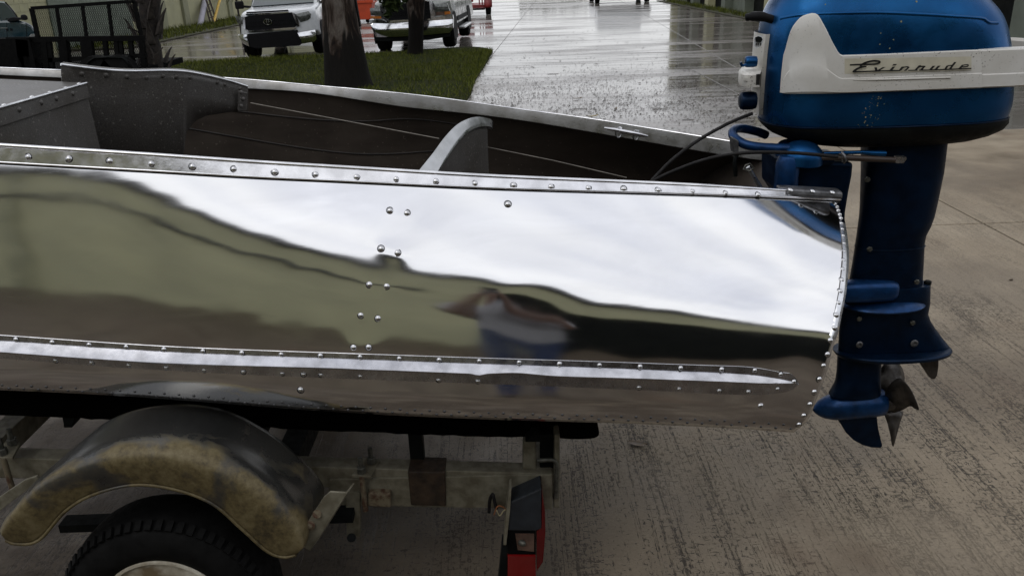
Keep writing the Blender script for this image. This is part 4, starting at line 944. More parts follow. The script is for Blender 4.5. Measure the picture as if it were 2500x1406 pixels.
for px, y in ((690, 1160), (-80, 1150), (1325, 1200)):
    a = P(px, y, YR + .03); mb = MB(); mb.box(a.x - .035, a.x + .035, YR + .056, 2.87, a.z - .045, a.z + .03); mb.build('cross_member', M['dark'] if px == 690 else M['galv'], tl_, 0, bevel=.003)
ts = MB(); a = P(-160, 1137, YR); a.y = YC; ts.beam(a, a + Vector((-2.2, 0, .12)), .08, .1); ts.build('tongue', M['galv'], tl_, 0, bevel=.004)
# carpeted bunks
def bunk(ym, name='bunk'):
    mb = MB(); rg = []
    bt_ = spline([-200, 0, 320, 1000, 1450], [1006, 1014, 1027, 1059, 1071]); tp = spline([-200, 0, 320, 1000, 1450], [930, 940, 962, 1010, 1030])
    for x in list(np.linspace(-190, 1440, 60)) + [1450, 1457, 1461]:
        k = 1 if x <= 1440 else {1450: .92, 1457: .7, 1461: .3}[x]
        z0 = P(x, float(bt_(x)), 2.06).z; z1 = P(x, float(tp(x)), 2.06).z; X = P(x, float(bt_(x)), 2.06).x; zc = (z0 + z1) / 2; h = (z1 - z0) / 2
        rg.append([Vector((X, ym + a + .004 * mnoise.noise(Vector((X * 30, a * 50, ym))), zc + b + .004 * mnoise.noise(Vector((X * 30, b * 50, 3))))) for a, b in superellipse(0, 0, .055, h * k, 18, 5)])
    mb.loft(rg); return mb.build(name, M['carpet'], tl_, 50)
bunk(2.10); bunk(3.0)
for px in (170, 1020):
    p = P(px, 1130, 2.06); mb = MB(); mb.prism([P(px - 20, 1010, 2.06), P(px + 14, 1012, 2.06), P(px + 6, 1044, 2.06), P(px - 14, 1044, 2.06)], (0, .05, 0)) if px == 170 else mb.box(p.x - .02, p.x + .02, 2.05, 2.09, p.z - .03, p.z + .14)
    mb.build('bunk_bracket', M['dark'], tl_, 0, bevel=.002)
# keel roller post at the back
bar('rear_post', (1276, 1148), (1311, 1148), (1277, 1078), (1308, 1072), 2.02, .05, M['galv'], .006)
bar('rear_upright', (1318, 1150), (1352, 1150), (1318, 1060), (1366, 1060), 2.03, .02, M['dark'])
bar('rear_channel', (1352, 1240), (1366, 1240), (1354, 1062), (1367, 1062), 1.995, .07, M['galv'])
mb = MB(); mb.prism([P(x, y, 2.0) for x, y in ((1283, 1078), (1300, 1062), (1320, 1060), (1320, 1078))], (0, .06, 0)); mb.build('bunk_bracket', M['dark'], tl_, 0)
mb = MB(); mb.tube(catmull([P(1312, 1124, 1.992), P(1345, 1122, 1.992), P(1356, 1128, 1.992), P(1359, 1145, 1.992), P(1357, 1215, 1.992)], 5), .0065, 8); mb.build('wiring_tube', M['dull'], tl_, 60)
# rusted wrap round the rail
bar('rusty_wrap', (1003, 1234), (1089, 1236), (995, 1150), (1087, 1152), YR - .012, .078, M['rustband'], .004)
# u-bolts: plate, legs, nuts and studs
def ubolt(px, py, Y):
    mb = MB(); mb.prism([P(px - 38, py + 22, Y), P(px + 10, py + 25, Y), P(px + 30, py - 14, Y + .06), P(px - 6, py - 16, Y + .06)], (0, 0, .008)); pl = mb.build('clamp_plate', M['galv'], tl_, 0, bevel=.001)
    for dx, dy, d in ((-14, 4, .012), (10, -20, .045)):
        b = P(px + dx, py + dy + 8, Y + d); mb = MB(); mb.lathe([(.0135, .004), (.0135, .020), (.012, .022), (.0075, .022), (.0075, .05), (.007, .052), (0, .052)], b, (0, 0, 1), 6); mb.build('nut_and_stud', M['dull'], tl_, 0)
    a = P(px - 14, py + 20, Y + .0); mb = MB(); mb.tube([a, a + Vector((0, 0, -.115))], .008, 8); mb.build('u_bolt', M['rust'], tl_, 60)
ubolt(897, 1143, YR - .028); ubolt(22, 1098, YR - .045)
# rusty stub of the old axle tube and welded brackets
bar('hanger_stub', (898, 1237), (955, 1240), (898, 1204), (953, 1205), YR - .03, .03, M['rust'], .006)
bar('hanger_plate', (846, 1310), (878, 1312), (843, 1198), (880, 1203), YR - .012, .03, M['galv'])
mb = MB(); mb.cyl(P(858, 1312, YR - .04), P(858, 1312, YR + .05), .013, 12); mb.build('hanger_bolt', M['dark'], tl_, 50)
mb = MB(); mb.prism([P(x, y, 1.66) for x, y in ((719, 1324), (757, 1344), (846, 1203), (806, 1200), (790, 1214))], (0, .006, 0)); br = mb.build('fender_bracket', M['galv'], tl_, 0, bevel=.001)
mb = MB(); mb.prism([P(x, y, 1.655) for x, y in ((757, 1344), (764, 1334), (846, 1205), (843, 1203))], (.01, .05, -.006)); mb.build('bracket_flange', M['galv'], br, 0)
for x, y in ((774, 1254), (757, 1281)):
    mb = MB(); mb.lathe([(.013, 0), (.013, .003), (.009, .004), (.007, .008), (0, .009)] if y > 1260 else [(.011, 0), (.011, .0015), (0, .0015)], P(x, y, 1.658), (0, -1, .3), 10); mb.build('bolt', M['rust'], br, 40)
mb = MB(); mb.prism([P(x, y, 1.86) for x, y in ((-30, 1232), (60, 1172), (88, 1163), (100, 1174), (40, 1215), (-20, 1262))], (0, .01, 0)); mb.build('fender_strap', M['galv'], tl_, 0, bevel=.001)
# fender: rolled sheet over the wheel
fA = [(14, 1318), (42, 1327), (95, 1318), (160, 1247), (230, 1206), (330, 1183), (430, 1195), (520, 1230), (590, 1290), (650, 1343), (690, 1359), (722, 1354)]
fB = [(3, 1304), (16, 1280), (52, 1240), (110, 1186), (208, 1142), (318, 1120), (440, 1128), (556, 1172), (648, 1240), (712, 1300), (732, 1326), (739, 1338)]
fC = [(2, 1298), (16, 1268), (52, 1222), (114, 1160), (214, 1101), (335, 1074), (470, 1083), (588, 1130), (678, 1192), (738, 1258), (752, 1298), (750, 1322)]
fD = [(2, 1292), (18, 1258), (56, 1206), (128, 1138), (232, 1064), (370, 1034), (502, 1045), (612, 1096), (696, 1158), (758, 1226), (768, 1262), (762, 1300)]
curves = [(fA, 1.612), (fB, 1.600), (fC, 1.645), (fD, 1.745)]
wl = [catmull([P(x, y, d) for x, y in c], 6) for c, d in curves]
wl.append([Vector((p.x, 1.86, p.z - .012)) for p in wl[3]])
nn = len(wl[0]); rws = []
for i in range(nn): rws.append(catmull([w_[i] for w_ in wl], 6))
mb = MB(); mb.grid(rws); fe = mb.build('fender', M['fender'], tl_, 180); s_ = fe.modifiers.new('sheet', 'SOLIDIFY'); s_.thickness = .004
lip_ = MB(); lip_.tube(wl[0], .0042, 8); lip_.build('fender_lip', M['fender'], tl_, 60)
# wheel: tyre with tread blocks, painted rim
WC = Vector((P(388, 1368, 1.66).x, 0, .268)); YO, YI = 1.635, 1.80
wheel = MB()
tyre_prof = [(r * .922, y) for r, y in [(.168, YO + .012), (.176, YO + .004), (.205, YO - .004), (.245, YO - .002), (.268, YO + .010), (.278, YO + .024), (.284, YO + .035), (.288, (YO + YI) / 2), (.284, YI - .035), (.278, YI - .02), (.245, YI), (.2, YI), (.168, YI - .01)]]
tp = MB(); tp.lathe([(r, y) for r, y in tyre_prof], WC, (0, 1, 0), 72); tyre = tp.build('tyre', M['rubber'], tl_, 40)
blk = MB(); blk.prism([Vector((-.0075, YO + .006, .2485)), Vector((.0075, YO + .006, .2485)), Vector((.007, YO + .030, .2614)), Vector((-.007, YO + .030, .2614))], (0, -.004, .006)); TBM = blk.mesh('tread_block', M['rubber'], (0, 0, 0), 0)
for k in range(64): inst('tread_block', TBM, tyre, WC, rot=(0, k * 2 * math.pi / 64, 0))
rp = MB(); rp.lathe([(r * .90, y) for r, y in [(.178, YO + .008), (.181, YO + .012), (.176, YO + .002), (.170, YO + .001), (.164, YO + .010), (.158, YO + .03), (.148, YO + .036), (.13, YO + .03), (.10, YO + .022), (.062, YO + .020), (.045, YO + .006), (0, YO + .004)]], WC, (0, 1, 0), 56); rp.build('rim', M['wheelpaint'], tl_, 30)
ax = MB(); ax.cyl(Vector((WC.x, YI - .02, WC.z)), Vector((WC.x, 3.15, WC.z)), .025, 12); ax.build('axle', M['dark'], tl_, 60)
mb = MB(); c_ = P(500, 1290, 1.93); mb.box(WC.x - .42, WC.x + .42, 1.95, 2.0, WC.z + .02, WC.z + .045); mb.build('leaf_spring', M['dark'], tl_, 0)
# the far wheel and fender
t2 = MB(); t2.lathe([(r, y) for r, y in tyre_prof], Vector((WC.x, 3.15 - 1.635, WC.z)), (0, 1, 0), 48); t2.build('tyre', M['rubber'], tl_, 40)
mb = MB(); mb.grid([[Vector((p.x, 2 * YC - p.y, p.z)) for p in r_] for r_ in rws]); mb.build('fender', M['fender'], tl_, 180)
# tail lamp with its bracket and wires
lamp = 'tail_lamp'
YL = 1.93
mb = MB(); mb.prism([P(x, y, YL) for x, y in ((1246, 1225), (1322, 1192), (1322, 1290), (1308, 1296), (1240, 1295), (1240, 1250))], (0, .09, 0)); th = mb.build('tail_lamp', M['housing'], tl_, 0, bevel=.004)
mb = MB(); mb.prism([P(x, y, YL + .004) for x, y in ((1240, 1294), (1308, 1296), (1308, 1353), (1240, 1353))], (0, .08, 0)); mb.build('lamp_cavity', M['blacksteel'], th, 0, bevel=.002)
mb = MB(); mb.prism([P(x, y, YL - .001) for x, y in ((1258, 1303), (1304, 1303), (1304, 1346), (1264, 1342))], (0, .003, 0)); mb.build('lamp_window', M['glassy'], th, 0)
mb = MB(); mb.lathe([(.007, 0), (.009, .008), (.008, .016), (.004, .02), (0, .021)], P(1268, 1322, YL + .0), (.7, -.5, 0), 12); mb.build('bulb', M['dull'], th, 50)
mb = MB(); mb.prism([P(x, y, YL) for x, y in ((1239, 1355), (1308, 1356), (1309, 1450), (1239, 1450))], (0, .08, 0)); mb.build('red_lens', M['redlens'], th, 0, bevel=.003)
mb = MB(); mb.prism([P(x, y, YL + .002) for x, y in ((1323, 1192), (1326, 1216), (1331, 1250), (1332, 1300), (1326, 1372), (1310, 1395), (1310, 1296), (1322, 1288))], (0, .09, 0)); mb.build('red_lens', M['redlens2'], th, 0, bevel=.004)
mb = MB(); mb.prism([P(x, y, YL - .006) for x, y in ((1243, 1196), (1249, 1192), (1245, 1250), (1236, 1330), (1229, 1330), (1234, 1262))], (0, .05, 0)); mb.build('lamp_bracket', M['galv'], tl_, 0, bevel=.001)
mb = MB(); mb.prism([P(x, y, YL + .01) for x, y in ((1214, 1450), (1226, 1330), (1240, 1330), (1240, 1450))], (0, .05, 0)); mb.build('lamp_bracket', M['dark'], tl_, 0)
mb = MB(); mb.tube(catmull([P(1194, 1250, 1.975), P(1196, 1220, 1.97), P(1203, 1206, 1.965), P(1207, 1222, 1.96), P(1212, 1242, 1.955)], 5), .005, 8); mb.build('lamp_wire', M['cable'], tl_, 60)
for m_, pts in (((.35, .30, .18), [(1212, 1244), (1220, 1258), (1230, 1246), (1242, 1240)]), ((.22, .08, .03), [(1206, 1256), (1214, 1236), (1226, 1236), (1240, 1246)])):
    mb = MB(); mb.tube(catmull([P(x, y, 1.94) for x, y in pts], 5), .0018, 6); mb.build('lamp_wire', mat('wire_sheath', m_, .5), tl_, 60)
# ------------------------------------------------------------------ right-hand storage building: piers and dark doorways along the lot
XB = .5 * (G(1815, 34).x + G(1737, 21).x)
def y_on_x(px, py0=30):   # distance along the wall at a picture column
    d = ray(px, py0); return XB * d.y / d.x
rb_ = thing('storage_building', 'grey green storage building with dark doorways along the right side of the lot', 'building', (XB, 25, 0))
RY0, RY1, RH = 8.2, 43.5, 4.2
w = MB(); w.box(XB + .35, XB + 9, RY0, RY1, 0, RH); w.build('wall', M['green'], rb_, 0)
r = MB(); r.box(XB - .15, XB + 9.2, RY0 - .2, RY1 + .2, RH, RH + .3); r.build('roof', M['trim'], rb_, 0, bevel=.03)
ys2 = [RY0 + .02]
y_ = 11.0; k = 0; piers = []
while y_ < RY1: piers.append(y_); y_ += 2.75
piers.append(RY1 - .4)
for i, y_ in enumerate(piers):
    m_ = MB(); m_.box(XB, XB + .36, y_, y_ + .55, -.02, RH - .02); m_.build('pier', M['green'] if i % 3 else M['cream'], rb_, 0, bevel=.01)
    if i + 1 < len(piers):
        d_ = MB(); d_.box(XB + .30, XB + .345, y_ + .62, piers[i + 1] - .07, .02, 2.5); d_.build('doorway', M['door'] if i % 4 != 3 else M['green'], rb_, 0)
        f_ = MB(); f_.box(XB + .22, XB + .348, y_ + .553, y_ + .618, .0, 2.56); f_.build('door_frame', M['cream'], rb_, 0)
m_ = MB(); m_.box(XB + .02, XB + .34, RY0 + .02, 11.0 - .01, -.02, RH - .03); m_.build('end_panel', M['green'], rb_, 0, bevel=.01)
mp = MB(); mp.box(XB - .75, XB - .004, RY0, RY1, .004, .03); tag(mp.build('wall_verge', M['moss'], None, 0, bevel=.01), kind='structure')
def strip_sampler(x0, x1, y0, y1, z=.02):
    def f(n): return np.stack([rng.uniform(x0, x1, n), rng.uniform(y0, y1, n), np.full(n, z)], 1)
    return f
tag(blade_field('weeds', 2600, strip_sampler(XB - .6, XB, 22, 43, .025), (.03, .16), M['grass'], .012), 'ragged weeds at the foot of the grey green building', 'weeds')

# ------------------------------------------------------------------ left cream wall
XL = .5 * (G(400, 78).x + G(560, 50).x)
lw = thing('boundary_wall', 'tall cream painted block wall with pilasters on the left side of the lot', 'wall', (XL, 40, 0))
w = MB(); w.box(XL - .3, XL, 17, 66, -.02, 4.4); w.build('wall_face', M['cream'], lw, 0)
def wy(px): d = ray(px, 40); return XL * d.y / d.x
for px in (395, 452, 562, 700):
    y_ = wy(px); m_ = MB(); m_.box(XL + .002, XL + .10, y_ - .28, y_ + .28, -.02, 4.2); m_.build('pilaster', M['cream2'], lw, 0, bevel=.01)
m_ = MB(); m_.box(XL + .002, XL + .05, wy(120), wy(318), .05, 1.55); m_.build('door_panel', M['greendoor'], lw, 0, bevel=.01)
bl = MB(); bl.box(.0005, .012, -.197, .197, -.097, .097); BLK = bl.mesh('block', M['cream'], (0, 0, 0), 0)
def blocks(y0, y1, z0, z1):
    r_ = 0; z = z0
    while z < z1:
        y = y0 + (.2 if r_ % 2 else 0)
        while y < y1:
            o = inst('block', BLK, lw, (XL + random.uniform(-.004, 0), y + .2, z + .1)); o.scale = (1, 1, 1); y += .405
        z += .204; r_ += 1
blocks(wy(8), wy(105), .3, 1.75); blocks(wy(525), wy(556), .05, 1.65)
mp = MB(); mp.box(XL - .02, XL + 2.0, 24, 62, .004, .05); tag(mp.build('wall_verge', M['moss'], None, 0, bevel=.02), kind='structure')
tag(blade_field('weeds', 9000, strip_sampler(XL, XL + 1.9, 24, 60, .045), (.03, .22), M['grass'], .014), 'rough weeds growing along the foot of the cream wall', 'weeds')
def lean(name, pa, pb, r, m, lab, cat):
    a = Vector(pa); b = Vector(pb); mb = MB(); mb.cyl(a, b, r, 10); return tag(mb.build(name, m, None, 60), lab, cat)
def on_wall(px, z, off=.05):
    d = ray(px, 40); y = (XL + off) * d.y / d.x; return Vector((XL + off, y, z))
def atw(px, py, off): # point on a plane parallel to the wall
    d = ray(px, py); t = (XL + off) / d.x; return Vector((0, 0, CAM_H)) + d * t
a = atw(488, 62, .5); a.z = .05; b = atw(501, 0, .12); lean('pipe', a, a + (b - a) * 1.9, .11, M['lilac'], 'pale lilac grey pipe leaning against the cream wall', 'pipe')
a = atw(521, 58, .55); a.z = .05; b = atw(537, 0, .3); lean('pole', a, a + (b - a) * 1.9, .055, M['yellow'], 'yellow painted pole leaning beside the ladder at the cream wall', 'pole')
ld = thing('ladder', 'dark ladder leaning against the cream wall beside the yellow pole', 'ladder', tuple(atw(520, 58, .6)))
foot = [atw(514, 58, .5), atw(523, 60, .75), atw(530, 57, .5)]
head = [atw(501, 10, .15), atw(503, 0, .4), atw(511, 0, .15)]
for f_, h_ in zip(foot, head):
    f_.z = .05; mb = MB(); mb.beam(f_, f_ + (h_ - f_) * 1.7, .06, .05); mb.build('rail', M['rustband'], ld, 0)
for k in range(1, 6):
    t = k * .28; a = foot[0].lerp(head[0], t); b = foot[2].lerp(head[2], t); mb = MB(); mb.cyl(a, b, .018, 6); mb.build('rung', M['rustband'], ld, 60)

# ------------------------------------------------------------------ far things across the lot
def gx(px, py): return G(px, py)
dq = G(890, 57); D_ = dq.y
sk = thing('skip', 'orange red rubbish skip behind the big tree trunk', 'skip', (dq.x, D_, 0))
mb = MB(); a = P(845, 50, D_); b = P(912, 50, D_); zt2 = P(880, 7, D_).z; mb.loft([[Vector((a.x + i, D_ + j, z)) for i, j in ((.12 * (1 - t), 0), (b.x - a.x - .12 * (1 - t), 0), (b.x - a.x - .12 * (1 - t), 1.5), (.12 * (1 - t), 1.5))] for t, z in ((0, .12), (1, zt2))]); mb.build('body', M['orange'], sk, 0, bevel=.02)
mb = MB(); mb.box(a.x - .04, b.x + .04, D_ - .04, D_ + .03, zt2 - .02, zt2 + .08); mb.build('rim', M['orange'], sk, 0)
for xx in (a.x + .25, b.x - .25): mb = MB(); mb.cyl((xx, D_ + .1, .07), (xx, D_ + .22, .07), .07, 10); mb.build('wheel', M['rubber'], sk, 40)
for i, (px, r_) in enumerate(((866, .24), (884, .28), (900, .22))):
    pts = P(px, 2, D_ + .5); mb = MB(); mb.lathe([(.02, -r_ * .6), (r_ * .8, -r_ * .4), (r_, 0), (r_ * .75, r_ * .5), (.06, r_ * .8), (0, r_ * .8)], (pts.x, D_ + .5, zt2 + .10), (0, 0, 1), 12); tag(mb.build('rubbish_bag', M['carsilver'], None, 60), ['pale rubbish bag on the left of the orange skip', 'pale rubbish bag heaped in the middle of the orange skip', 'pale rubbish bag on the right of the orange skip'][i], 'rubbish bag', 'bags in the skip')
pq = G(874, 66); mb = MB(); mb.beam((pq.x, pq.y, 0), (pq.x - .22, pq.y, 2.6), .22, .22, (0, 1, 0)); tag(mb.build('post', M['blacksteel'], None, 0, bevel=.01), 'dark leaning post between the big tree trunk and the orange skip', 'post')
# red flat trailer
tq = G(1192, 37); TY = tq.y
rt = thing('flatbed_trailer', 'small red trailer parked far off behind the silver pickup', 'trailer', (P(1165, 30, TY).x, TY, 0))
def rbx(name, x0, x1, y0, y1, m, d0=0, d1=.1, bev=.01):
    mb = MB(); a = P(x0, y1, TY); b = P(x1, y0, TY); mb.box(a.x, b.x, TY + d0, TY + d1, a.z, b.z); return mb.build(name, m, rt, 0, bevel=bev)
rbx('deck', 1100, 1182, 12, 24, M['red'], -.1, 2.2); rbx('deck_edge', 1100, 1180, 20, 22.5, M['alu'], -.14, -.102)
rbx('chassis', 1100, 1184, 24, 28, M['dark'], 0, 2.0)
for x in (1170, 1177, 1183): rbx('stake', x - 1, x + 1, -14, 12, M['red'], -.06, .0)
rbx('headboard', 1100, 1150, -30, 12, M['red'], 1.9, 2.0)
mb = MB(); c_ = P(1192, 20, TY); rr_ = .34; mb.lathe([(rr_ * .55, -.12), (rr_, -.1), (rr_, .1), (rr_ * .55, .12)], (c_.x, TY + .15, rr_), (1, 0, 0), 20); mb.build('wheel', M['rubber'], rt, 40)
mb = MB(); mb.grid([[Vector((c_.x + s, TY + .15 - (rr_ + .1) * math.cos(t), rr_ + .02 + (rr_ + .10) * math.sin(t))) for s in (-.16, .16)] for t in np.linspace(-.15, math.pi + .15, 14)]); fd = mb.build('mudguard', M['red'], rt, 60); s_ = fd.modifiers.new('sheet', 'SOLIDIFY'); s_.thickness = .02
rbx('jack', 1143, 1146, 24, 40, M['dark'], .1, .15)

# ------------------------------------------------------------------ vehicles
def wheel_set(root, pts, r, wd, face):
    for x, y, z, s in pts:
        o = Vector((x, y, z)); mb = MB()
        mb.lathe([(r * .60, -wd / 2 + .03), (r * .66, -wd / 2 + .01), (r * .90, -wd / 2), (r * .97, -wd / 2 + .03), (r, -wd / 2 + .06), (r, wd / 2 - .06), (r * .97, wd / 2 - .03), (r * .90, wd / 2), (r * .66, wd / 2 - .01), (r * .60, wd / 2 - .03)], o, (s, 0, 0), 36)
        ty = mb.build('wheel', M['rubber'], root, 40)
        mb = MB(); mb.lathe([(r * .63, wd / 2 - .03), (r * .60, wd / 2 - .005), (r * .55, wd / 2 - .03), (r * .5, wd / 2 - .09), (r * .20, wd / 2 - .085), (r * .17, wd / 2 - .02), (0, wd / 2 - .015)], o, (s, 0, 0), 36)
        for k in range(5):
            t = k * 2 * math.pi / 5; d = Vector((0, math.cos(t), math.sin(t))); mb.beam(o + Vector((s * (wd / 2 - .045), 0, 0)) + d * r * .12, o + Vector((s * (wd / 2 - .035), 0, 0)) + d * r * .58, .10 * r / .37, .04, (s, 0, 0))
        mb.build('rim', face, ty, 40)
def rrect(w, z0, z1, y, rt_=.10, rb_=.05, tum=.0, n=4):
    pts = []
    for cx, cz, r_, a0 in ((w - rt_ - tum, z1 - rt_, rt_, 0), (-w + rt_ + tum, z1 - rt_, rt_, 90), (-w + rb_, z0 + rb_, rb_, 180), (w - rb_, z0 + rb_, rb_, 270)):
        for k in range(n + 1): a = math.radians(a0 + 90 * k / n); pts.append(Vector((cx + r_ * math.cos(a), y, cz + r_ * math.sin(a))))
    return pts
def place(root, x, y, rz, tilt):
    root.location = (x, y, 0); root.rotation_euler = (0, math.radians(tilt), math.radians(rz))
def yf(x, hw, d): return d * (abs(x) / hw) ** 2.6
class Front:
    """panels laid on a truck's curved nose; pixel reader for its own face"""
    def __init__(s, root, cx, base, sx, sz, slope, hw, sweep): s.__dict__.update(locals())
    def xz(s, px, py): return (px - s.cx) / s.sx, (s.base - (py + s.slope * (px - s.cx))) / s.sz
    def panel(s, name, px, m, off=.02, th=.03, bev=.004, parent=None, bulge=0):
        n = len(px); xs = sorted(set([round(p[0], 2) for p in px] + list(np.arange(min(p[0] for p in px), max(p[0] for p in px), 8.0)))); cols_ = []
        for i, X in enumerate(xs):
            X_ = X + (.02 if i == 0 else -.02 if i == len(xs) - 1 else 0); hits_ = []
            for k in range(n):
                a, b = px[k], px[(k + 1) % n]
                if (a[0] - X_) * (b[0] - X_) <= 0 and a[0] != b[0]: hits_.append(a[1] + (b[1] - a[1]) * (X_ - a[0]) / (b[0] - a[0]))
            if len(hits_) < 2: continue
            c = []
            for y in (min(hits_), max(hits_)):
                x, z = s.xz(X_, y); c.append(Vector((x, yf(x, s.hw, s.sweep) - off, z)))
            cols_.append([c[0] + Vector((0, th, 0)), c[0], c[0].lerp(c[1], .33) + Vector((0, -bulge, 0)), c[0].lerp(c[1], .67) + Vector((0, -bulge, 0)), c[1], c[1] + Vector((0, th, 0))])
        mb = MB(); mb.loft(cols_) ; return mb.build(name, m, parent or s.root, 35)
def pickup_body(root, hw, m, hood, cab, zb=.42, length=5.0, sweep=.2, belt=1.08, arch=((.78, .40), (3.85, .40)), wr=.36):
    mb = MB(); rg = []
    for t, y in ((.42, .02), (.62, .05), (.78, .10), (.90, .17), (.97, .26), (1.0, .40), (1, 1.2), (1, 1.7), (1, length)):
        zt = float(np.interp(y, [0, .1, .4, 1.2, length], [hood - .10, hood - .04, hood, hood + .07, hood + .02])); w_ = hw * (t if t < 1 else 1)
        w_ = max(w_, hw * .55); rg.append(rrect(hw * t, zb + (.10 if y < .3 else 0), zt, y + (0 if t > .9 else 0), .11, .05, .05))
    mb.loft(rg); body = mb.build('body', m, root, 35)
    mb = MB(); rg = []
    for y, z1, w_ in ((1.05, hood + .02, hw * .90), (1.35, hood + .22, hw * .87), (1.85, cab - .06, hw * .80), (2.1, cab, hw * .79), (3.2, cab, hw * .79), (3.5, cab - .06, hw * .80), (3.58, hood, hw * .90)): rg.append(rrect(w_, hood - .1, z1, y, .09, .03, .02))
    mb.loft(rg); mb.build('cab', m, root, 35)
    mb = MB(); f = lambda y, x, z: Vector((x, y, z)); a = hw * .80; b_ = hw * .73
    mb.prism([f(1.11, -a, hood + .07), f(1.11, a, hood + .07), f(1.79, b_, cab - .12), f(1.79, -b_, cab - .12)], (0, -.035, .02)); mb.build('windshield', M['glass'], root, 0)
    for s in (-1, 1):
        for y0, y1 in ((1.72, 2.45), (2.55, 3.30)):
            mb = MB(); mb.prism([f(y0 - (.3 if y0 < 2 else 0), s * hw * .905, hood + .06), f(y1, s * hw * .905, hood + .06), f(y1, s * hw * .83, cab - .1), f(y0 + .12, s * hw * .83, cab - .1)], (s * .012, 0, 0)); mb.build('window', M['glass'], root, 0)
        for y0, rr in arch:
            mb = MB(); mb.prism([Vector((s * (hw - .06), y0 + rr * math.cos(t), wr + rr * math.sin(t))) for t in np.linspace(-.5, math.pi + .5, 22)], (s * .066, 0, 0)); mb.build('wheel_arch', M['plastic'], root, 0)
        mb = MB(); mb.beam((s * (hw + .005), arch[0][0] + .55, .62), (s * (hw + .005), arch[1][0] - .55, .62), .012, .10); mb.build('side_moulding', M['plastic'] if m is not M['carwhite'] else m, root, 0)
        for y0 in (1.45, 2.5, 3.4): mb = MB(); mb.box(s * hw - .003, s * hw + .003, y0 - .006, y0 + .006, .50, hood - .1); mb.build('door_gap', M['plastic'], root, 0)
        mb = MB(); mb.box(s * (hw + .20) - .10, s * (hw + .20) + .10, 1.42, 1.52, hood + .04, hood + .22); mr = mb.build('mirror', M['plastic'], root, 0, bevel=.03)
        mb = MB(); mb.beam((s * hw * .88, 1.5, hood + .06), (s * (hw + .18), 1.48, hood + .10), .05, .05); mb.build('mirror_arm', M['plastic'], mr, 0)
    mb = MB(); mb.box(-hw * .9, hw * .9, .35, length - .3, zb - .14, zb + .05); mb.build('underbody', M['dark'], root, 0, bevel=.03)
    mb = MB(); mb.cyl((-hw * .8, arch[0][0], wr - .02), (hw * .8, arch[0][0], wr - .02), .05, 8); mb.lathe([(.05, -.14), (.13, -.05), (.13, .05), (.05, .14)], (hw * .28, arch[0][0], wr - .02), (1, 0, 0), 14); mb.build('axle', M['dark'], root, 40)
    return body
# white pickup
WT = thing('pickup_truck', 'white pickup truck facing the lawn with a broad black grille and oval chrome emblem', 'pickup truck', local=True)
q1 = G(605, 148); q2 = G(783, 135)
hwW = .90
pickup_body(WT, hwW, M['carwhite'], 1.06, 1.66, .44, 5.0)
Fw = Front(WT, 672, 143.0, 112, 117, .085, hwW, .24)
Fw.panel('grille', [(592, 38), (608, 34), (715, 24), (722, 30), (727, 52), (716, 61), (600, 72), (590, 66)], M['plastic'], .035, .05)
for yy in (46, 56):
    Fw.panel('grille_bar', [(594, yy + 4), (722, yy - 7), (722, yy - 5.4), (594, yy + 5.6)], M['dark'], .045, .02, 0)
Fw.panel('grille_trim', [(598, 71), (718, 60.5), (722, 62), (718, 66), (600, 76), (592, 73)], M['chrome'], .05, .05)
Fw.panel('grille_trim', [(716, 25), (722, 26), (730, 50), (729, 58), (724, 60)], M['chrome'], .055, .05)
Fw.panel('grille_trim', [(596, 36), (589, 42), (586, 62), (591, 70)], M['chrome'], .055, .05)
Fw.panel('hood_scoop', [(601, 24.5), (706, 17.5), (707, 21.5), (601, 28.5)], M['plastic'], .012, .05)
Fw.panel('hood_trim', [(599, 29), (708, 22), (707, 26), (606, 34), (599, 33)], M['chrome'], .03, .05)
for pl in ([(567, 36), (588, 37), (588, 57), (578, 56), (569, 52)], [(723, 28), (754, 21), (759, 28), (757, 38), (750, 44), (732, 49)]):
    hl = Fw.panel('headlight', pl, M['lamp'], .02, .06, bulge=.015)
Fw.panel('bumper_corner', [(568, 83), (592, 81.5), (594, 112), (575, 105), (570, 92)], M['chrome'], .05, .08, bulge=.02)
Fw.panel('bumper_corner', [(722, 75), (764, 68), (764, 92), (757, 99), (728, 103)], M['chrome'], .05, .08, bulge=.02)
Fw.panel('bumper_centre', [(594, 80), (722, 68), (728, 103), (715, 108), (610, 116), (594, 112)], M['plastic'], .04, .08)
Fw.panel('fog_lamp', [(573, 90), (583, 89), (585, 101), (577, 98)], M['plastic'], .06, .02, 0)
Fw.panel('fog_lamp', [(738, 80), (752, 76), (754, 86), (742, 92)], M['plastic'], .06, .02, 0)
Fw.panel('fog_trim', [(738, 93), (754, 87.5), (754, 89), (739, 95)], M['chrome'], .064, .02, 0)
emb = MB(); ex, ez = Fw.xz(653, 48)
def ell(a, b, cx, cz, n=26): return [Vector((ex + cx + a * math.cos(t), yf(ex, hwW, .24) - .05, ez + cz + b * math.sin(t))) for t in np.linspace(0, 2 * math.pi, n + 1)[:-1]]
emb.tube(ell(.088, .062, 0, 0), .0085, 6, closed=True); emb.tube(ell(.070, .024, 0, .026), .0075, 6, closed=True); emb.tube(ell(.024, .054, 0, .0), .0065, 6, closed=True)
emb.build('emblem', M['chrome'], WT, 60)
wheel_set(WT, [(-.78, .80, .36, -1), (.78, .80, .36, 1), (-.78, 3.85, .36, -1), (.78, 3.85, .36, 1)], .36, .26, M['chrome'])
place(WT, (q1.x + q2.x) / 2 + .02, (q1.y + q2.y) / 2 - .35, 3, -2.0)
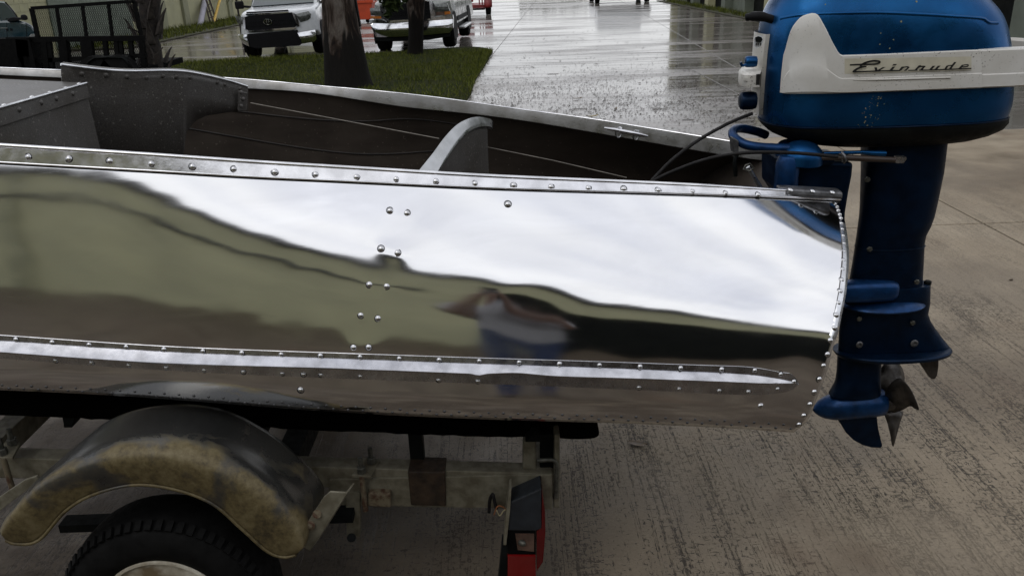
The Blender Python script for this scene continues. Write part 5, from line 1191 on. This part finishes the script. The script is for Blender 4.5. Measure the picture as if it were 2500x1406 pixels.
# silver pickup
ST2 = thing('pickup_truck', 'silver pickup truck with chrome bumper and amber corner lamps behind the thin tree trunk', 'pickup truck', local=True)
q3 = G(930, 130); q4 = G(1098, 117); hwS = .96
pickup_body(ST2, hwS, M['carsilver'], 1.16, 1.75, .50, 5.4, arch=((.62, .42), (4.1, .42)), wr=.40)
Fs = Front(ST2, 1003, 124.5, 103, 110, .065, hwS, .16)
Fs.panel('grille', [(950, 8), (1060, 1), (1062, 36), (1050, 44), (955, 50), (940, 42)], M['plastic'], .03, .05)
Fs.panel('grille_bar', [(962, 5), (1058, -2), (1058, 1), (962, 8)], M['chrome'], .05, .03)
Fs.panel('grille_surround', [(1052, -2), (1058, 0), (1063, 8), (1063, 36), (1058, 42), (1052, 44)], M['chrome'], .06, .05)
Fs.panel('grille_surround', [(930, 12), (937, 9), (937, 40), (931, 41)], M['chrome'], .055, .05)
Fs.panel('grille_surround', [(930, 42), (938, 40), (948, 48), (1050, 43), (1050, 46), (945, 52)], M['chrome'], .055, .05)
for yy in (16, 24, 32): Fs.panel('grille_bar', [(950, yy + 3), (1052, yy - 4), (1052, yy - 3), (950, yy + 4)], M['dark'], .045, .02, 0)
for pl, pa in (([(903, 19), (932, 16), (934, 37), (903, 37)], [(902, 38), (932, 38), (930, 44), (902, 44.5)]), ([(1063, 8), (1093, 7), (1097, 25), (1064, 26)], [(1085, 26.5), (1098, 25), (1099, 32), (1085, 34)])):
    Fs.panel('headlight', pl, M['lamp'], .02, .06, bulge=.015); Fs.panel('indicator', pa, M['amber'], .022, .06)
Fs.panel('headlight_trim', [(1064, 27), (1084, 26.5), (1084, 34), (1064, 36)], M['glassy'], .02, .05)
Fs.panel('bumper', [(899, 47), (935, 46), (942, 52), (1050, 47.5), (1062, 40), (1104, 33.5), (1105, 44), (1060, 47), (945, 55), (900, 55)], M['chrome'], .10, .12, .01)
Fs.panel('bumper_face', [(900, 55.3), (945, 55.3), (1060, 47.3), (1105, 44.3), (1103, 66), (1094, 78), (1000, 86), (912, 90), (905, 72)], M['chrome'], .095, .10, bulge=.035)
Fs.panel('valance', [(908, 86), (1095, 76), (1092, 88), (1040, 96), (960, 100), (910, 100)], M['dark'], .02, .10, .01)
Fs.panel('number_plate_mount', [(972, 64), (988, 63), (988, 70), (972, 71)], M['plastic'], .102, .01, 0)
wheel_set(ST2, [(-.80, .62, .40, -1), (.80, .62, .40, 1), (-.80, 4.1, .40, -1), (.80, 4.1, .40, 1)], .40, .28, M['dark'])
mb = MB(); mb.box(hwS - .02, hwS + .14, 1.5, 3.2, .36, .42); mb.build('side_step', M['alu'], ST2, 0, bevel=.02)
place(ST2, (q3.x + q4.x) / 2 - .02, (q3.y + q4.y) / 2 - .25, -3.5, -1.6)
# dark teal car at the far left, nose hidden by the mesh trailer
SY = 15.6
cr = thing('car', 'dark teal car partly hidden behind the black mesh trailer', 'car', (P(-80, 90, SY).x, SY, 0))
def cpoly(name, px, m, d0, th, bev=0, parent=None):
    mb = MB(); dv_ = Vector((-.50, .86, 0)); mb.prism([P(x, y, SY) + dv_ * d0 for x, y in px], dv_ * th); return mb.build(name, m, parent or cr, 0, bevel=bev)
cpoly('body', [(-330, 130), (-330, 52), (-200, 47), (0, 51), (40, 50), (62, 55), (78, 63), (86, 76), (89, 100), (88, 130)], M['carteal'], 0, 1.7, .04)
cpoly('cabin', [(-300, 52), (-255, 14), (-190, 5), (-60, 3), (0, 4.5), (13, 6), (24, 15), (36, 30), (46, 46), (54, 56), (40, 62), (-300, 64)], M['carteal'], .12, 1.46, .05)
cpoly('window', [(-4, 7), (10, 8.5), (19, 17), (31, 31), (40, 44), (16, 46), (14, 49), (3, 50)], M['glass'], .108, .05); cpoly('window', [(-150, 52), (-150, 8), (-8, 7), (-2, 50)], M['glass'], .108, .05)
cpoly('window_seal', [(12, 5.5), (16, 7), (28, 21), (40, 36), (46, 46), (42, 46), (36, 36), (24, 20), (12, 8.5)], M['plastic'], .10, .03)
mi_ = cpoly('mirror', [(50, 37), (61, 35.5), (66, 40), (68, 48), (60, 49.5), (50, 49)], M['plastic'], -.18, .14, .02); cpoly('mirror_arm', [(17, 50), (24, 44), (36, 43), (52, 44), (52, 49), (40, 52), (20, 54)], M['plastic'], -.06, .18, .01, mi_)
for px in (15.5, 63): cpoly('door_gap', [(px, 56), (px + .8, 56), (px + 2.6, 96), (px + 1.6, 96)], M['plastic'], -.004, .02)
for px in (14, 24): cpoly('door_handle', [(px, 70), (px + 4, 70), (px + 5.5, 76), (px + 1.5, 76)], M['plastic'], -.015, .02)
cpoly('trim_strip', [(-300, 66), (0, 68.5), (18, 68.5), (18, 69.6), (0, 69.8), (-300, 68)], M['carsilver'], -.006, .02)
cpoly('headlight', [(70, 90), (75, 84), (83, 83), (86, 88), (78, 92), (71, 95)], M['carsilver'], -.012, .03)
for xx in (70, -235):
    c_ = P(xx, 112, SY); mb = MB(); mb.lathe([(.18, -.10), (.31, -.09), (.32, .09), (.18, .10)], (c_.x, SY + .10, .32), (0, 1, 0), 28); w_ = mb.build('wheel', M['rubber'], cr, 40)
    mb = MB(); mb.lathe([(.19, .02), (.17, 0), (.05, .01), (0, 0)], (c_.x, SY - .005, .32), (0, 1, 0), 20); mb.build('rim', M['alu'], w_, 40)
# far white car
q5 = G(1520, 9); FY = q5.y
fc = thing('car', 'white car far across the wet lot, cut off by the top of the photo', 'car', (q5.x, FY, 0))
a = P(1455, 5, FY).x; b = P(1592, 5, FY).x; mb = MB(); mb.loft([rrect((b - a) / 2, .22, z, y, .12, .05, .08) for y, z in ((0, .62), (.15, .78), (1.2, .92), (3.6, .95), (4.1, .85), (4.2, .6))]); o = mb.build('body', M['carwhite'], fc, 40)
mb2 = MB(); mb2.loft([rrect((b - a) / 2 * .86, .85, z, y, .12, .05, .08) for y, z in ((1.0, .95), (1.7, 1.38), (2.8, 1.42), (3.5, 1.0))]); o2 = mb2.build('cabin', M['glass'], fc, 40)
for o_ in (o, o2):
    for v in o_.data.vertices: v.co += Vector(((a + b) / 2 - q5.x, 0, 0)) + Vector((q5.x, FY, 0)) - Vector((0, 0, 0)) + ORG[fc.name] * 0 - Vector((0, 0, 0)) - Vector((0, 0, 0)) if False else Vector(((a + b) / 2 , FY, 0))
for xx in (a + .14, b - .14):
    for yy in (FY + .75, FY + 3.4):
        mb = MB(); mb.lathe([(.18, -.1), (.30, -.1), (.30, .1), (.18, .1)], (xx, yy, .30), (1, 0, 0), 20); mb.build('wheel', M['rubber'], fc, 40)
mb = MB(); mb.box(a + .1, b - .1, FY - .03, FY + .03, .20, .34); mb.build('bumper', M['plastic'], fc, 0, bevel=.02)

# ------------------------------------------------------------------ black mesh utility trailer
UY = 14.6
ut = thing('utility_trailer', 'black utility trailer with upright expanded mesh gate beside the palm trunk', 'utility trailer', (P(210, 160, UY).x, UY, 0))
def ubar(name, pa, pb, w_, Y=UY, d=0):
    mb = MB(); mb.beam(P(*pa, Y) + Vector((0, d, 0)), P(*pb, Y) + Vector((0, d, 0)), w_, w_, (0, 1, 0)); return mb.build(name, M['blacksteel'], ut, 0)
gate = [(77, 21), (328, 4), (346, 95), (94, 98)]
ubar('gate_frame', gate[0], gate[1], .055); ubar('gate_frame', gate[1], gate[2], .055); ubar('gate_frame', gate[0], gate[3], .06); ubar('gate_frame', gate[3], gate[2], .05)
for a, b in (((138, 17), (150, 97)), ((201, 12.5), (212, 96)), ((264, 8.5), (275, 95.5))): ubar('gate_bar', a, b, .045)
def mesh_panel(name, quad, nx, Y, r=.0035, d=.03):
    c = [P(*q, Y) + Vector((0, d, 0)) for q in quad]; mb = MB()
    f = lambda u, v: c[0].lerp(c[1], u).lerp(c[3].lerp(c[2], u), v)
    asp = (c[1] - c[0]).length / (c[3] - c[0]).length; k = nx / asp * .52
    for s in (1, -1):
        for i in range(-int(k) - 1, nx + int(k) + 2):
            u0, u1 = i / nx, (i + s * k) / nx; v0, v1 = 0., 1.
            if u1 != u0:
                for lim in (0., 1.):
                    pass
            def clip(ua, va, ub, vb):
                t0, t1 = 0., 1.; du = ub - ua
                for p_, q_ in ((-du, ua), (du, 1 - ua)):
                    if p_ == 0:
                        if q_ < 0: return None
                    else:
                        r_ = q_ / p_
                        if p_ < 0: t0 = max(t0, r_)
                        else: t1 = min(t1, r_)
                return (t0, t1) if t0 < t1 else None
            tt_ = clip(u0, v0, u1, v1)
            if tt_:
                a = f(u0 + (u1 - u0) * tt_[0], tt_[0]); b = f(u0 + (u1 - u0) * tt_[1], tt_[1])
                mb.tube([a + Vector((0, .003 * s, 0)), b + Vector((0, .003 * s, 0))], r, 4)
    return tag(mb.build(name, M['blacksteel'], ut, 0), kind='stuff')
mesh_panel('mesh_panel', gate, 52, UY)
side = [(18, 98), (352, 94), (362, 172), (26, 178)]
ubar('side_rail', side[0], side[1], .085); ubar('side_rail', (22, 152), (358, 136), .07)
for x, wd in ((60, .2), (108, .09), (120, .07), (155, .14), (205, .10), (218, .1), (256, .07), (283, .07), (294, .06), (318, .07), (345, .08)): ubar('side_post', (x, 97), (x + 9, 176), wd)
mesh_panel('mesh_panel', side, 70, UY)
mb = MB(); a = P(-120, 100, UY - .1); b = P(72, 99, UY - .1); mb.box(a.x, b.x, UY - .1, UY + .25, .35, a.z); mb.build('side_panel', M['blacksteel'], ut, 0)
mb = MB(); a = P(-140, 178, UY); b = P(360, 172, UY); mb.box(a.x, b.x, UY, UY + 1.7, .28, .38); mb.build('deck', M['blacksteel'], ut, 0)
for xx in (235, 290):
    c_ = P(xx, 160, UY - .2); mb = MB(); mb.lathe([(.15, -.1), (.30, -.1), (.31, .08), (.15, .1)], (c_.x, UY - .2, .31), (0, 1, 0), 24); mb.build('wheel', M['rubber'], ut, 40)
c_ = P(262, 150, UY - .2); mb = MB(); mb.grid([[P(x, y, UY - .34) + Vector((0, s, 0)) for s in (0, .30)] for x, y in ((205, 166), (214, 150), (228, 141), (262, 139), (298, 140), (308, 148), (318, 166))]); o = mb.build('mudguard', M['dark'], ut, 40); s_ = o.modifiers.new('sheet', 'SOLIDIFY'); s_.thickness = .02
# ------------------------------------------------------------------ trees
def foliage(name, clumps, n, m, parent, size=.10):
    """many small leaves spread through overlapping clumps"""
    c = np.array([[*k[0], k[1]] for k in clumps]); w_ = c[:, 3] ** 2; idx = rng.choice(len(c), n, p=w_ / w_.sum())
    d = rng.normal(0, 1, (n, 3)); d /= np.linalg.norm(d, axis=1)[:, None]; r_ = rng.uniform(0, 1, n) ** .5
    ctr = c[idx, :3] + d * (r_ * c[idx, 3])[:, None] * np.array([1, 1, .8])
    a = rng.normal(0, 1, (n, 3)); a[:, 2] -= .8; a /= np.linalg.norm(a, axis=1)[:, None]; b = np.cross(a, rng.normal(0, 1, (n, 3))); b /= np.linalg.norm(b, axis=1)[:, None]
    L_ = size * rng.uniform(.7, 1.4, n)[:, None]; W = L_ * .17
    v = np.stack([ctr - a * L_ * .5, ctr + b * W, ctr + a * L_ * .5, ctr - b * W], 1).reshape(-1, 3)
    me = bpy.data.meshes.new(name); o_ = np.array(ORG.get(parent.name, (0, 0, 0))); v = v - o_
    me.vertices.add(4 * n); me.vertices.foreach_set('co', v.ravel()); me.loops.add(4 * n); me.loops.foreach_set('vertex_index', np.arange(4 * n)); me.polygons.add(n)
    me.polygons.foreach_set('loop_start', np.arange(0, 4 * n, 4)); me.polygons.foreach_set('loop_total', np.full(n, 4)); me.update(); me.validate(); me.materials.append(m)
    ob = bpy.data.objects.new(name, me); COL.objects.link(ob); ob.parent = parent; ORG[ob.name] = Vector(o_); return ob
def trunk_ring(l, r_, z, Y, n=30, ph=0, amp=.06):
    cx = (l + r_) / 2; R_ = (r_ - l) / 2; out = []
    for k in range(n):
        t = 2 * math.pi * k / n; q = 1 + amp * mnoise.noise(Vector((math.cos(t) * 1.6, math.sin(t) * 1.6, z * 1.1 + ph))) + amp * .5 * mnoise.noise(Vector((math.cos(t) * 5, math.sin(t) * 5, z * 3 + ph)))
        out.append(Vector((cx + R_ * q * math.cos(t), Y + R_ * q * math.sin(t), z)))
    return out
def tree(name, label, edges, Y, top, limbs, clumps, nleaf, ph):
    p0 = P(edges[-1][0], edges[-1][2], Y); root = thing(name, label, 'tree', (P((edges[-1][0] + edges[-1][1]) / 2, edges[-1][2], Y).x, Y, 0), 'trees on the lawn island')
    rg = []
    for l, r_, y in edges[::-1]:
        a = P(l, y, Y); b = P(r_, y, Y); rg.append(trunk_ring(a.x, b.x, a.z if y < 1e5 else 0, Y, ph=ph))
    l0 = P(edges[0][0], edges[0][2], Y); r0_ = P(edges[0][1], edges[0][2], Y); z0 = l0.z; w0 = (r0_.x - l0.x); c0 = (l0.x + r0_.x) / 2
    base = rg[0]; rg.insert(0, [Vector((p.x + (p.x - (base[0].x + base[15].x) / 2) * .12, p.y + (p.y - Y) * .12, -.05)) for p in base])
    for k in range(1, 14):
        t = k / 13; z = z0 + (top[2] - z0) * t; c = c0 + (top[0] - c0) * t; w_ = w0 * (1 - .62 * t); rg.append(trunk_ring(c - w_ / 2, c + w_ / 2, z, Y + (top[1] - Y) * t, ph=ph))
    mb = MB(); mb.loft(rg); mb.build('trunk', M['bark'], root, 180)
    for pts, r1 in limbs:
        mb = MB(); c = catmull([Vector(p) for p in pts], 5); mb.tube(c, list(np.linspace(r1, r1 * .3, len(c))), 8); mb.build('limb', M['bark'], root, 180)
    foliage('crown', clumps, nleaf, M['leaf'], root, .15); return root
TY1 = 13.6
e1 = [(784, 863, 0), (786, 868, 30), (787, 875, 65), (788, 883, 100), (790, 890, 135), (791, 897, 165), (792, 905, 195), (792, 915, 218)]
X1_ = P(825, 0, TY1).x
def clump_ring(cx, cy, cz, R_, n, r0_, r1_, zs=.5):
    return [((cx + R_ * random.uniform(.2, 1) * math.cos(t), cy + R_ * random.uniform(.2, 1) * math.sin(t), cz + random.uniform(-zs, zs) * R_), random.uniform(r0_, r1_)) for t in [random.uniform(0, 2 * math.pi) for _ in range(n)]]
tree('big_tree', 'thick tree trunk with dark lower bark standing on the lawn in front of the pickups', e1, TY1, (X1_ - .2, TY1, 6.6),
     [(((X1_ - .1, TY1, 3.0), (X1_ - 1.2, TY1 - .6, 4.4), (X1_ - 2.2, TY1 - 1, 5.6)), .16), (((X1_ - .1, TY1, 3.6), (X1_ + .6, TY1 + .8, 5.0), (X1_ + 1.0, TY1 + 1.4, 6.2)), .14), (((X1_ - .15, TY1, 4.6), (X1_ - .4, TY1 - 1.4, 6), (X1_ - .6, TY1 - 2.2, 7)), .11)],
     clump_ring(X1_ - .9, TY1, 6.2, 2.6, 30, .5, 1.0), 14000, 3)
TY2 = 18.9; X2_ = P(1013, 0, TY2).x
e2 = [(991, 1038, 0), (996, 1036, 40), (998, 1034, 80), (996, 1033, 110), (993, 1033, 138)]
tree('thin_tree', 'thinner mottled tree trunk standing in front of the silver pickup', e2, TY2, (X2_ - .3, TY2, 6.5),
     [(((X2_, TY2, 2.6), (X2_ - .8, TY2 - .8, 3.2), (X2_ - .85, TY2 - 1.2, 2.2), (X2_ - .80, TY2 - 1.3, 1.62)), .035), (((X2_ - .1, TY2, 3.4), (X2_ - 1.4, TY2 + .6, 4.8), (X2_ - 2.4, TY2 + .8, 6)), .10), (((X2_ - .1, TY2, 3.8), (X2_ + .5, TY2 - 1, 5.2), (X2_ + .7, TY2 - 1.6, 6.4)), .09)],
     clump_ring(X2_ - 1.0, TY2, 6.2, 2.4, 26, .5, .95) + [(tuple(P(x, y, TY2 - 1.3)), r_) for x, y, r_ in ((955, 2, .16), (945, 18, .13), (965, 16, .14), (948, 34, .09), (975, -6, .2), (938, -8, .2))] * 3, 12500, 9)
PY = 15.2
pr_ = thing('palm_tree', 'dark palm trunk with spiky old leaf bases beside the mesh trailer', 'palm tree', (P(372, 168, PY).x, PY, 0))
pe = [(338, 392, 0), (340, 388, 30), (343, 386, 60), (345, 384, 90), (342, 392, 115), (340, 396, 140), (338, 398, 170)]
rg = [trunk_ring(P(l, y, PY).x, P(r_, y, PY).x, P(l, y, PY).z, PY, ph=21, amp=.1) for l, r_, y in pe[::-1]]
b0 = rg[0]; rg.insert(0, [Vector((p.x, p.y, -.05)) for p in b0])
tx_ = P(362, 0, PY).x; zt_ = rg[-1][0].z
for k in range(1, 10): rg.append(trunk_ring(tx_ - .19, tx_ + .19, zt_ + k * .42, PY, ph=21, amp=.1))
mb = MB(); mb.loft(rg); mb.build('trunk', M['palm'], pr_, 180)
bo = MB(); bo.loft([[Vector((-.075, 0, -.05)), Vector((.075, 0, -.05)), Vector((.07, .045, -.04)), Vector((-.07, .045, -.04))], [Vector((-.05, .07, .12)), Vector((.05, .07, .12)), Vector((.045, .10, .11)), Vector((-.045, .10, .11))], [Vector((-.022, .15, .26)), Vector((.022, .15, .26)), Vector((.018, .17, .24)), Vector((-.018, .17, .24))], [Vector((-.008, .22, .33)), Vector((.008, .22, .33)), Vector((.006, .225, .32)), Vector((-.006, .225, .32))]])
BM_ = bo.mesh('leaf_base', M['boot'], (0, 0, 0), 40)
for k in range(64):
    z = .25 + k * .052; t = k * 2.4; R_ = .17 if z > .9 else .19; ax_ = P(365, 90, PY).x
    if z < .75 and k % 3: continue
    o = inst('leaf_base', BM_, pr_, (ax_ + R_ * math.cos(t), PY + R_ * math.sin(t), z)); o.rotation_euler = (random.uniform(-.15, .2), random.uniform(-.1, .1), t - math.pi / 2); o.scale = (random.uniform(.8, 1.2),) * 2 + (random.uniform(.7, 1.15),)
for k in range(16):
    t = k * 2.4; d = Vector((math.cos(t), math.sin(t), 0)); hgt = zt_ + 3.9; pts = [Vector((tx_, PY, hgt)), Vector((tx_, PY, hgt + .5)) + d * .7, Vector((tx_, PY, hgt + .4)) + d * 1.5, Vector((tx_, PY, hgt - .2)) + d * 2.1]
    mb = MB(); c = catmull(pts, 5); mb.tube(c, .02, 5)
    for i in range(4, len(c)):
        s_ = d.cross(Vector((0, 0, 1)))
        for sg in (-1, 1): mb.add([c[i], c[i] + s_ * sg * .5 + d * .25 + Vector((0, 0, -.12)), c[i] + d * .06], [(0, 1, 2)])
    mb.build('frond', M['leaf'], pr_, 0)
tw = MB()
tw.tube(catmull([P(310, 68, PY - .5), P(335, 78, PY - .45), P(360, 108, PY - .45), P(374, 134, PY - .45), P(376, 158, PY - .45)], 5), .014, 6); tw.tube(catmull([P(346, 95, PY - .46), P(349, 108, PY - .46), P(351, 122, PY - .46)], 3), .016, 6); tw.tube(catmull([P(374, 138, PY - .45), P(388, 128, PY - .44), P(398, 116, PY - .43)], 3), .010, 6)
tag(tw.build('dead_frond', M['boot'], None, 50), 'dead grey palm frond stalk hanging on the palm trunk', 'palm frond')
pf = thing('fan_palm', 'small green fan palm showing its leaf tips beside the white pickup mirror', 'palm plant', (P(574, 60, 24).x, 24, 0))
c0 = P(574, -22, 24)
mb = MB(); mb.tube([Vector((c0.x, 24, 0)), c0], .03, 6); mb.build('stem', M['palm'], pf, 60)
mb = MB()
for k in range(26):
    t = math.radians(200 + k * 10 + random.uniform(-4, 4)); d = Vector((math.cos(t), random.uniform(-.3, .3), math.sin(t))); L_ = random.uniform(.30, .48); s_ = Vector((-d.z, 0, d.x)) * .014
    mb.add([c0 - s_, c0 + s_, c0 + d * L_ * .6 + s_ * .8, c0 + d * L_, c0 + d * L_ * .6 - s_ * .8], [(0, 1, 2, 3, 4)])
mb.build('fan_leaf', M['leaf'], pf, 0)
# distant trees beyond the street
for i, (x, y, r_, h) in enumerate([(-62, 84, 5, 4), (-38, 92, 6, 4.6), (-14, 96, 5, 3.6), (6, 104, 4.5, 3.2), (24, 98, 5, 3.8), (46, 92, 6, 4.6), (72, 86, 5, 4)]):
    t_ = thing('distant_tree', ['low green tree beyond the street, first from the left end of the row', 'wide green tree beyond the street, second in the row', 'rounded tree beyond the street behind the left wall', 'smallest pale tree beyond the street straight ahead', 'green tree beyond the street behind the far white car', 'wide tree beyond the street behind the grey green building', 'low tree beyond the street, last at the right end of the row'][i], 'tree', (x, y, 0), 'distant trees beyond the street')
    mb = MB(); mb.tube([(x, y, 0), (x, y, h)], [.3, .15], 8); mb.build('trunk', M['bark'], t_, 60)
    foliage('crown', clump_ring(x, y, h * .62, r_, 14, 1.0, 1.8, .12), 1500, M['leaf'], t_, .9)

# ------------------------------------------------------------------ leaf litter on the wet slabs
n = 8000; pts = []
while len(pts) < n:
    px, py = random.uniform(1120, 1860), random.uniform(70, 345)
    dens = math.exp(-((py - 240) / 58) ** 2) + .06
    if random.random() > dens: continue
    g_ = G(px, py)
    if mnoise.noise(Vector((g_.x * 1.1, g_.y * .8, 4))) < -.15 and random.random() < .6: continue
    if not inside(g_.x, g_.y) and g_.x < XB - .8: pts.append((g_.x, g_.y))
v = []; f = []
for x, y in pts:
    s = random.choice((.004, .005, .007, .009, .011, .015)) * (1 + (y - 8) * .06); a = random.uniform(0, 6.28); k = len(v); e = random.uniform(.25, .8); h = random.uniform(.002, .010)
    for j, (u_, w_) in enumerate(((-1, 0), (-.3, -e), (.6, -e * .8), (1, .1), (.3, e), (-.6, e * .7))): v.append((x + s * (u_ * math.cos(a) - w_ * math.sin(a)), y + s * (u_ * math.sin(a) + w_ * math.cos(a)), .004 + (h if j in (0, 3) else h * .4)))
    f.append(tuple(range(k, k + 6)))
me = bpy.data.meshes.new('leaf_litter'); me.from_pydata(v, [], f); me.materials.append(M['litter']); o = bpy.data.objects.new('leaf_litter', me); COL.objects.link(o)
tag(o, 'scattered dark bits of leaf litter on the wet slabs behind the boat', 'leaf litter', kind='stuff')
def leaf_mesh(name, L_, W, curl, m):
    mb = MB(); rows_ = []
    for t in np.linspace(-1, 1, 7):
        w_ = W * (1 - t * t) ** .7 + .0004; z = .004 + curl * t * t; rows_.append([Vector((L_ * t, -w_, z + curl * .5)), Vector((L_ * t, 0, z)), Vector((L_ * t, w_, z + curl * .5))])
    mb.grid(rows_); return mb.mesh(name, m, (0, 0, 0), 180)
LM = leaf_mesh('fallen_leaf', .030, .016, .004, M['litter']); LM2 = leaf_mesh('fallen_leaf', .045, .018, .006, M['deadleaf']); LM3 = leaf_mesh('fallen_leaf', .07, .028, .015, M['paleleaf'])
def put_leaf(me, px, py, s, rz, label, group=None):
    o = inst('fallen_leaf', me, None, G(px, py) + Vector((0, 0, .002)), rot=(0, 0, rz), scale=s); tag(o, label, 'leaf', group)
GL = 'small dark wet leaf lying flat on the wet slabs behind the boat'
for px, py, s in ((1342, 130, 1.4), (1328, 96, 1.5), (1385, 92, 1.4), (1420, 95, 1.5), (1455, 158, 1.4), (1368, 150, 1.3), (1378, 165, 1.3), (1440, 275, 1.2), (1475, 248, 1.2), (1530, 105, 1.5), (1570, 118, 1.5), (1300, 165, 1.5), (1226, 195, 1.4), (1240, 203, 1.2), (1640, 252, 1.2), (1600, 232, 1.2), (1760, 274, 1.1), (1652, 163, 1.4), (1280, 142, 1.4), (1562, 205, 1.2)):
    put_leaf(LM, px, py, s, random.uniform(0, 3), GL, 'dark leaves on the wet slabs')
put_leaf(LM2, 1410, 243, 1.8, .3, 'curled brown leaf on the wet slabs above the middle of the far gunwale'); put_leaf(LM2, 1503, 267, 1.1, 1.2, 'upright brown curled leaf on the wet slabs above the cleat')
put_leaf(LM3, 1446, 287, 1.2, .2, 'yellowish leaf on the wet slabs just above the far gunwale'); put_leaf(LM2, 1556, 1086, .9, -.35, 'pale dry leaf on the concrete behind the carpeted bunk')
put_leaf(LM, 2468, 685, .5, .3, 'dark crumbled leaf on the dry concrete right of the motor leg')
for i, (px, py, L_, a) in enumerate(((1412, 268, .12, .1), (1610, 268, .09, -.15), (1680, 294, .07, .05), (1350, 182, .1, .2))):
    mb = MB(); c = G(px, py); d = Vector((math.cos(a), math.sin(a), 0)) * L_; mb.tube([c - d + Vector((0, 0, .006)), c + Vector((.01, .02, .008)), c + d + Vector((0, 0, .006))], .0035, 5)
    tag(mb.build('twig', M['rustband'], None, 60), ['thin dark twig on the wet slabs left of the cleat', 'thin dark twig on the wet slabs right of the cleat', 'short dark twig on the wet slabs near the motor front plate', 'long thin twig on the wet slabs by the corner of the lawn'][i], 'twig')

# ------------------------------------------------------------------ the photographer, seen only as a reflection in the hull
ph = thing('person', 'person in a grey shirt and blue jeans holding up a phone, mirrored in the hull', 'person', (0, -.42, 0))
def skin_body(name, joints, edges, m, root_i=0, sub=2):
    me = bpy.data.meshes.new(name); o_ = ORG[ph.name]; me.from_pydata([Vector(j[0]) - o_ for j in joints], edges, []); o = bpy.data.objects.new(name, me); COL.objects.link(o); o.parent = ph
    sk = o.modifiers.new('skin', 'SKIN'); sv = me.skin_vertices[0].data
    for i, j in enumerate(joints): sv[i].radius = j[1] if hasattr(j[1], '__len__') else (j[1], j[1]); sv[i].use_root = i == root_i
    sk.use_smooth_shade = True; s = o.modifiers.new('sub', 'SUBSURF'); s.levels = sub; s.render_levels = sub; me.materials.append(m); return o
B_Y = -.42
J = [((0, B_Y, .95), (.16, .11)), ((0, B_Y, 1.15), (.16, .10)), ((0, B_Y - .01, 1.34), (.18, .11)), ((0, B_Y, 1.47), (.08, .07)), ((0, B_Y + .02, 1.54), .055), ((0, B_Y + .02, 1.62), (.075, .09)), ((0, B_Y + .02, 1.70), (.07, .085)),
     ((-.19, B_Y, 1.40), .062), ((-.27, B_Y + .10, 1.22), .050), ((-.12, B_Y + .30, 1.50), .038), ((-.09, B_Y + .345, 1.62), .030),
     ((.19, B_Y, 1.40), .062), ((.27, B_Y + .10, 1.22), .050), ((.12, B_Y + .30, 1.50), .038), ((.09, B_Y + .345, 1.62), .030),
     ((-.10, B_Y, .86), (.095, .10)), ((-.11, B_Y + .02, .48), .06), ((-.12, B_Y - .01, .09), .045), ((-.13, B_Y + .12, .045), .04),
     ((.10, B_Y, .86), (.095, .10)), ((.11, B_Y + .02, .48), .06), ((.12, B_Y - .01, .09), .045), ((.13, B_Y + .12, .045), .04)]
E_ = [(0, 1), (1, 2), (2, 3), (3, 4), (4, 5), (5, 6), (2, 7), (7, 8), (8, 9), (9, 10), (2, 11), (11, 12), (12, 13), (13, 14), (0, 15), (15, 16), (16, 17), (17, 18), (0, 19), (19, 20), (20, 21), (21, 22)]
skin_body('body', J, E_, M['skin'])
def ov(z, a, b, cy=0, cx=0, n=24): return [Vector((cx + x, B_Y + cy + y, z)) for x, y in superellipse(0, 0, a, b, n, 2.4)]
mb = MB(); mb.loft([ov(.88, .205, .145), ov(1.0, .20, .14), ov(1.15, .195, .135), ov(1.30, .215, .14), ov(1.40, .215, .125), ov(1.455, .16, .10), ov(1.485, .085, .08)])
for s_ in (-1, 1): mb.tube([(s_ * .17, B_Y, 1.405), (s_ * .215, B_Y + .03, 1.34), (s_ * .262, B_Y + .085, 1.24)], [.085, .082, .078], 14)
mb.build('shirt', M['shirt'], ph, 60)
mb = MB(); mb.loft([ov(.93, .19, .135), ov(.82, .195, .14), ov(.77, .17, .12)])
for s_ in (-1, 1): mb.loft([ov(.86, .098, .125, 0, s_ * .095), ov(.70, .095, .11, 0, s_ * .10), ov(.50, .075, .085, .015, s_ * .11), ov(.30, .065, .075, 0, s_ * .115), ov(.07, .062, .075, 0, s_ * .12)])
mb.build('jeans', M['jeans'], ph, 60)
mb = MB(); mb.lathe([(.10, 1.64), (.098, 1.70), (.08, 1.765), (.04, 1.795), (0, 1.80)], (0, B_Y - .012, .035), (0, 0, 1), 18); mb.build('hair', M['hair'], ph, 60)
for s in (-1, 1):
    mb = MB(); mb.lathe([(.004, -.004), (.011, 0), (.007, .006), (0, .008)], (s * .03, B_Y + .098, 1.675), (0, 1, 0), 10); mb.build('eye', M['shoe'], ph, 60)
mb = MB(); mb.lathe([(.017, 0), (.012, .02), (0, .028)], (0, B_Y + .09, 1.635), (0, 1, .2), 8); mb.build('nose', M['skin'], ph, 60)
for s in (-1, 1):
    for k in range(5):
        a = Vector((s * .085, B_Y + .345, 1.64)); t = [(-.012, .03), (-.02, .05), (-.018, .06), (-.012, .055), (.0, .045)][k]; mb = MB(); b = Vector((s * (.075 - .004 * k), -.055, 1.655 + .018 * k)); mb.tube([a, a.lerp(b, .6) + Vector((s * .012, 0, .005)), b], [.011, .010, .008], 6); mb.build('finger', M['skin'], ph, 180)
    mb = MB(); mb.lathe([(.015, 0), (.045, .0), (.05, .05), (.03, .09), (0, .10)], (s * .13, B_Y + .06, 0), (0, .5, .9), 12); mb.build('shoe', M['shoe'], ph, 60)
phn = MB(); phn.box(-.075, .075, -.062, -.052, 1.695, 1.775); tag(phn.build('phone', M['plastic'], None, 0, bevel=.003), 'black phone held up by the person mirrored in the hull', 'phone')
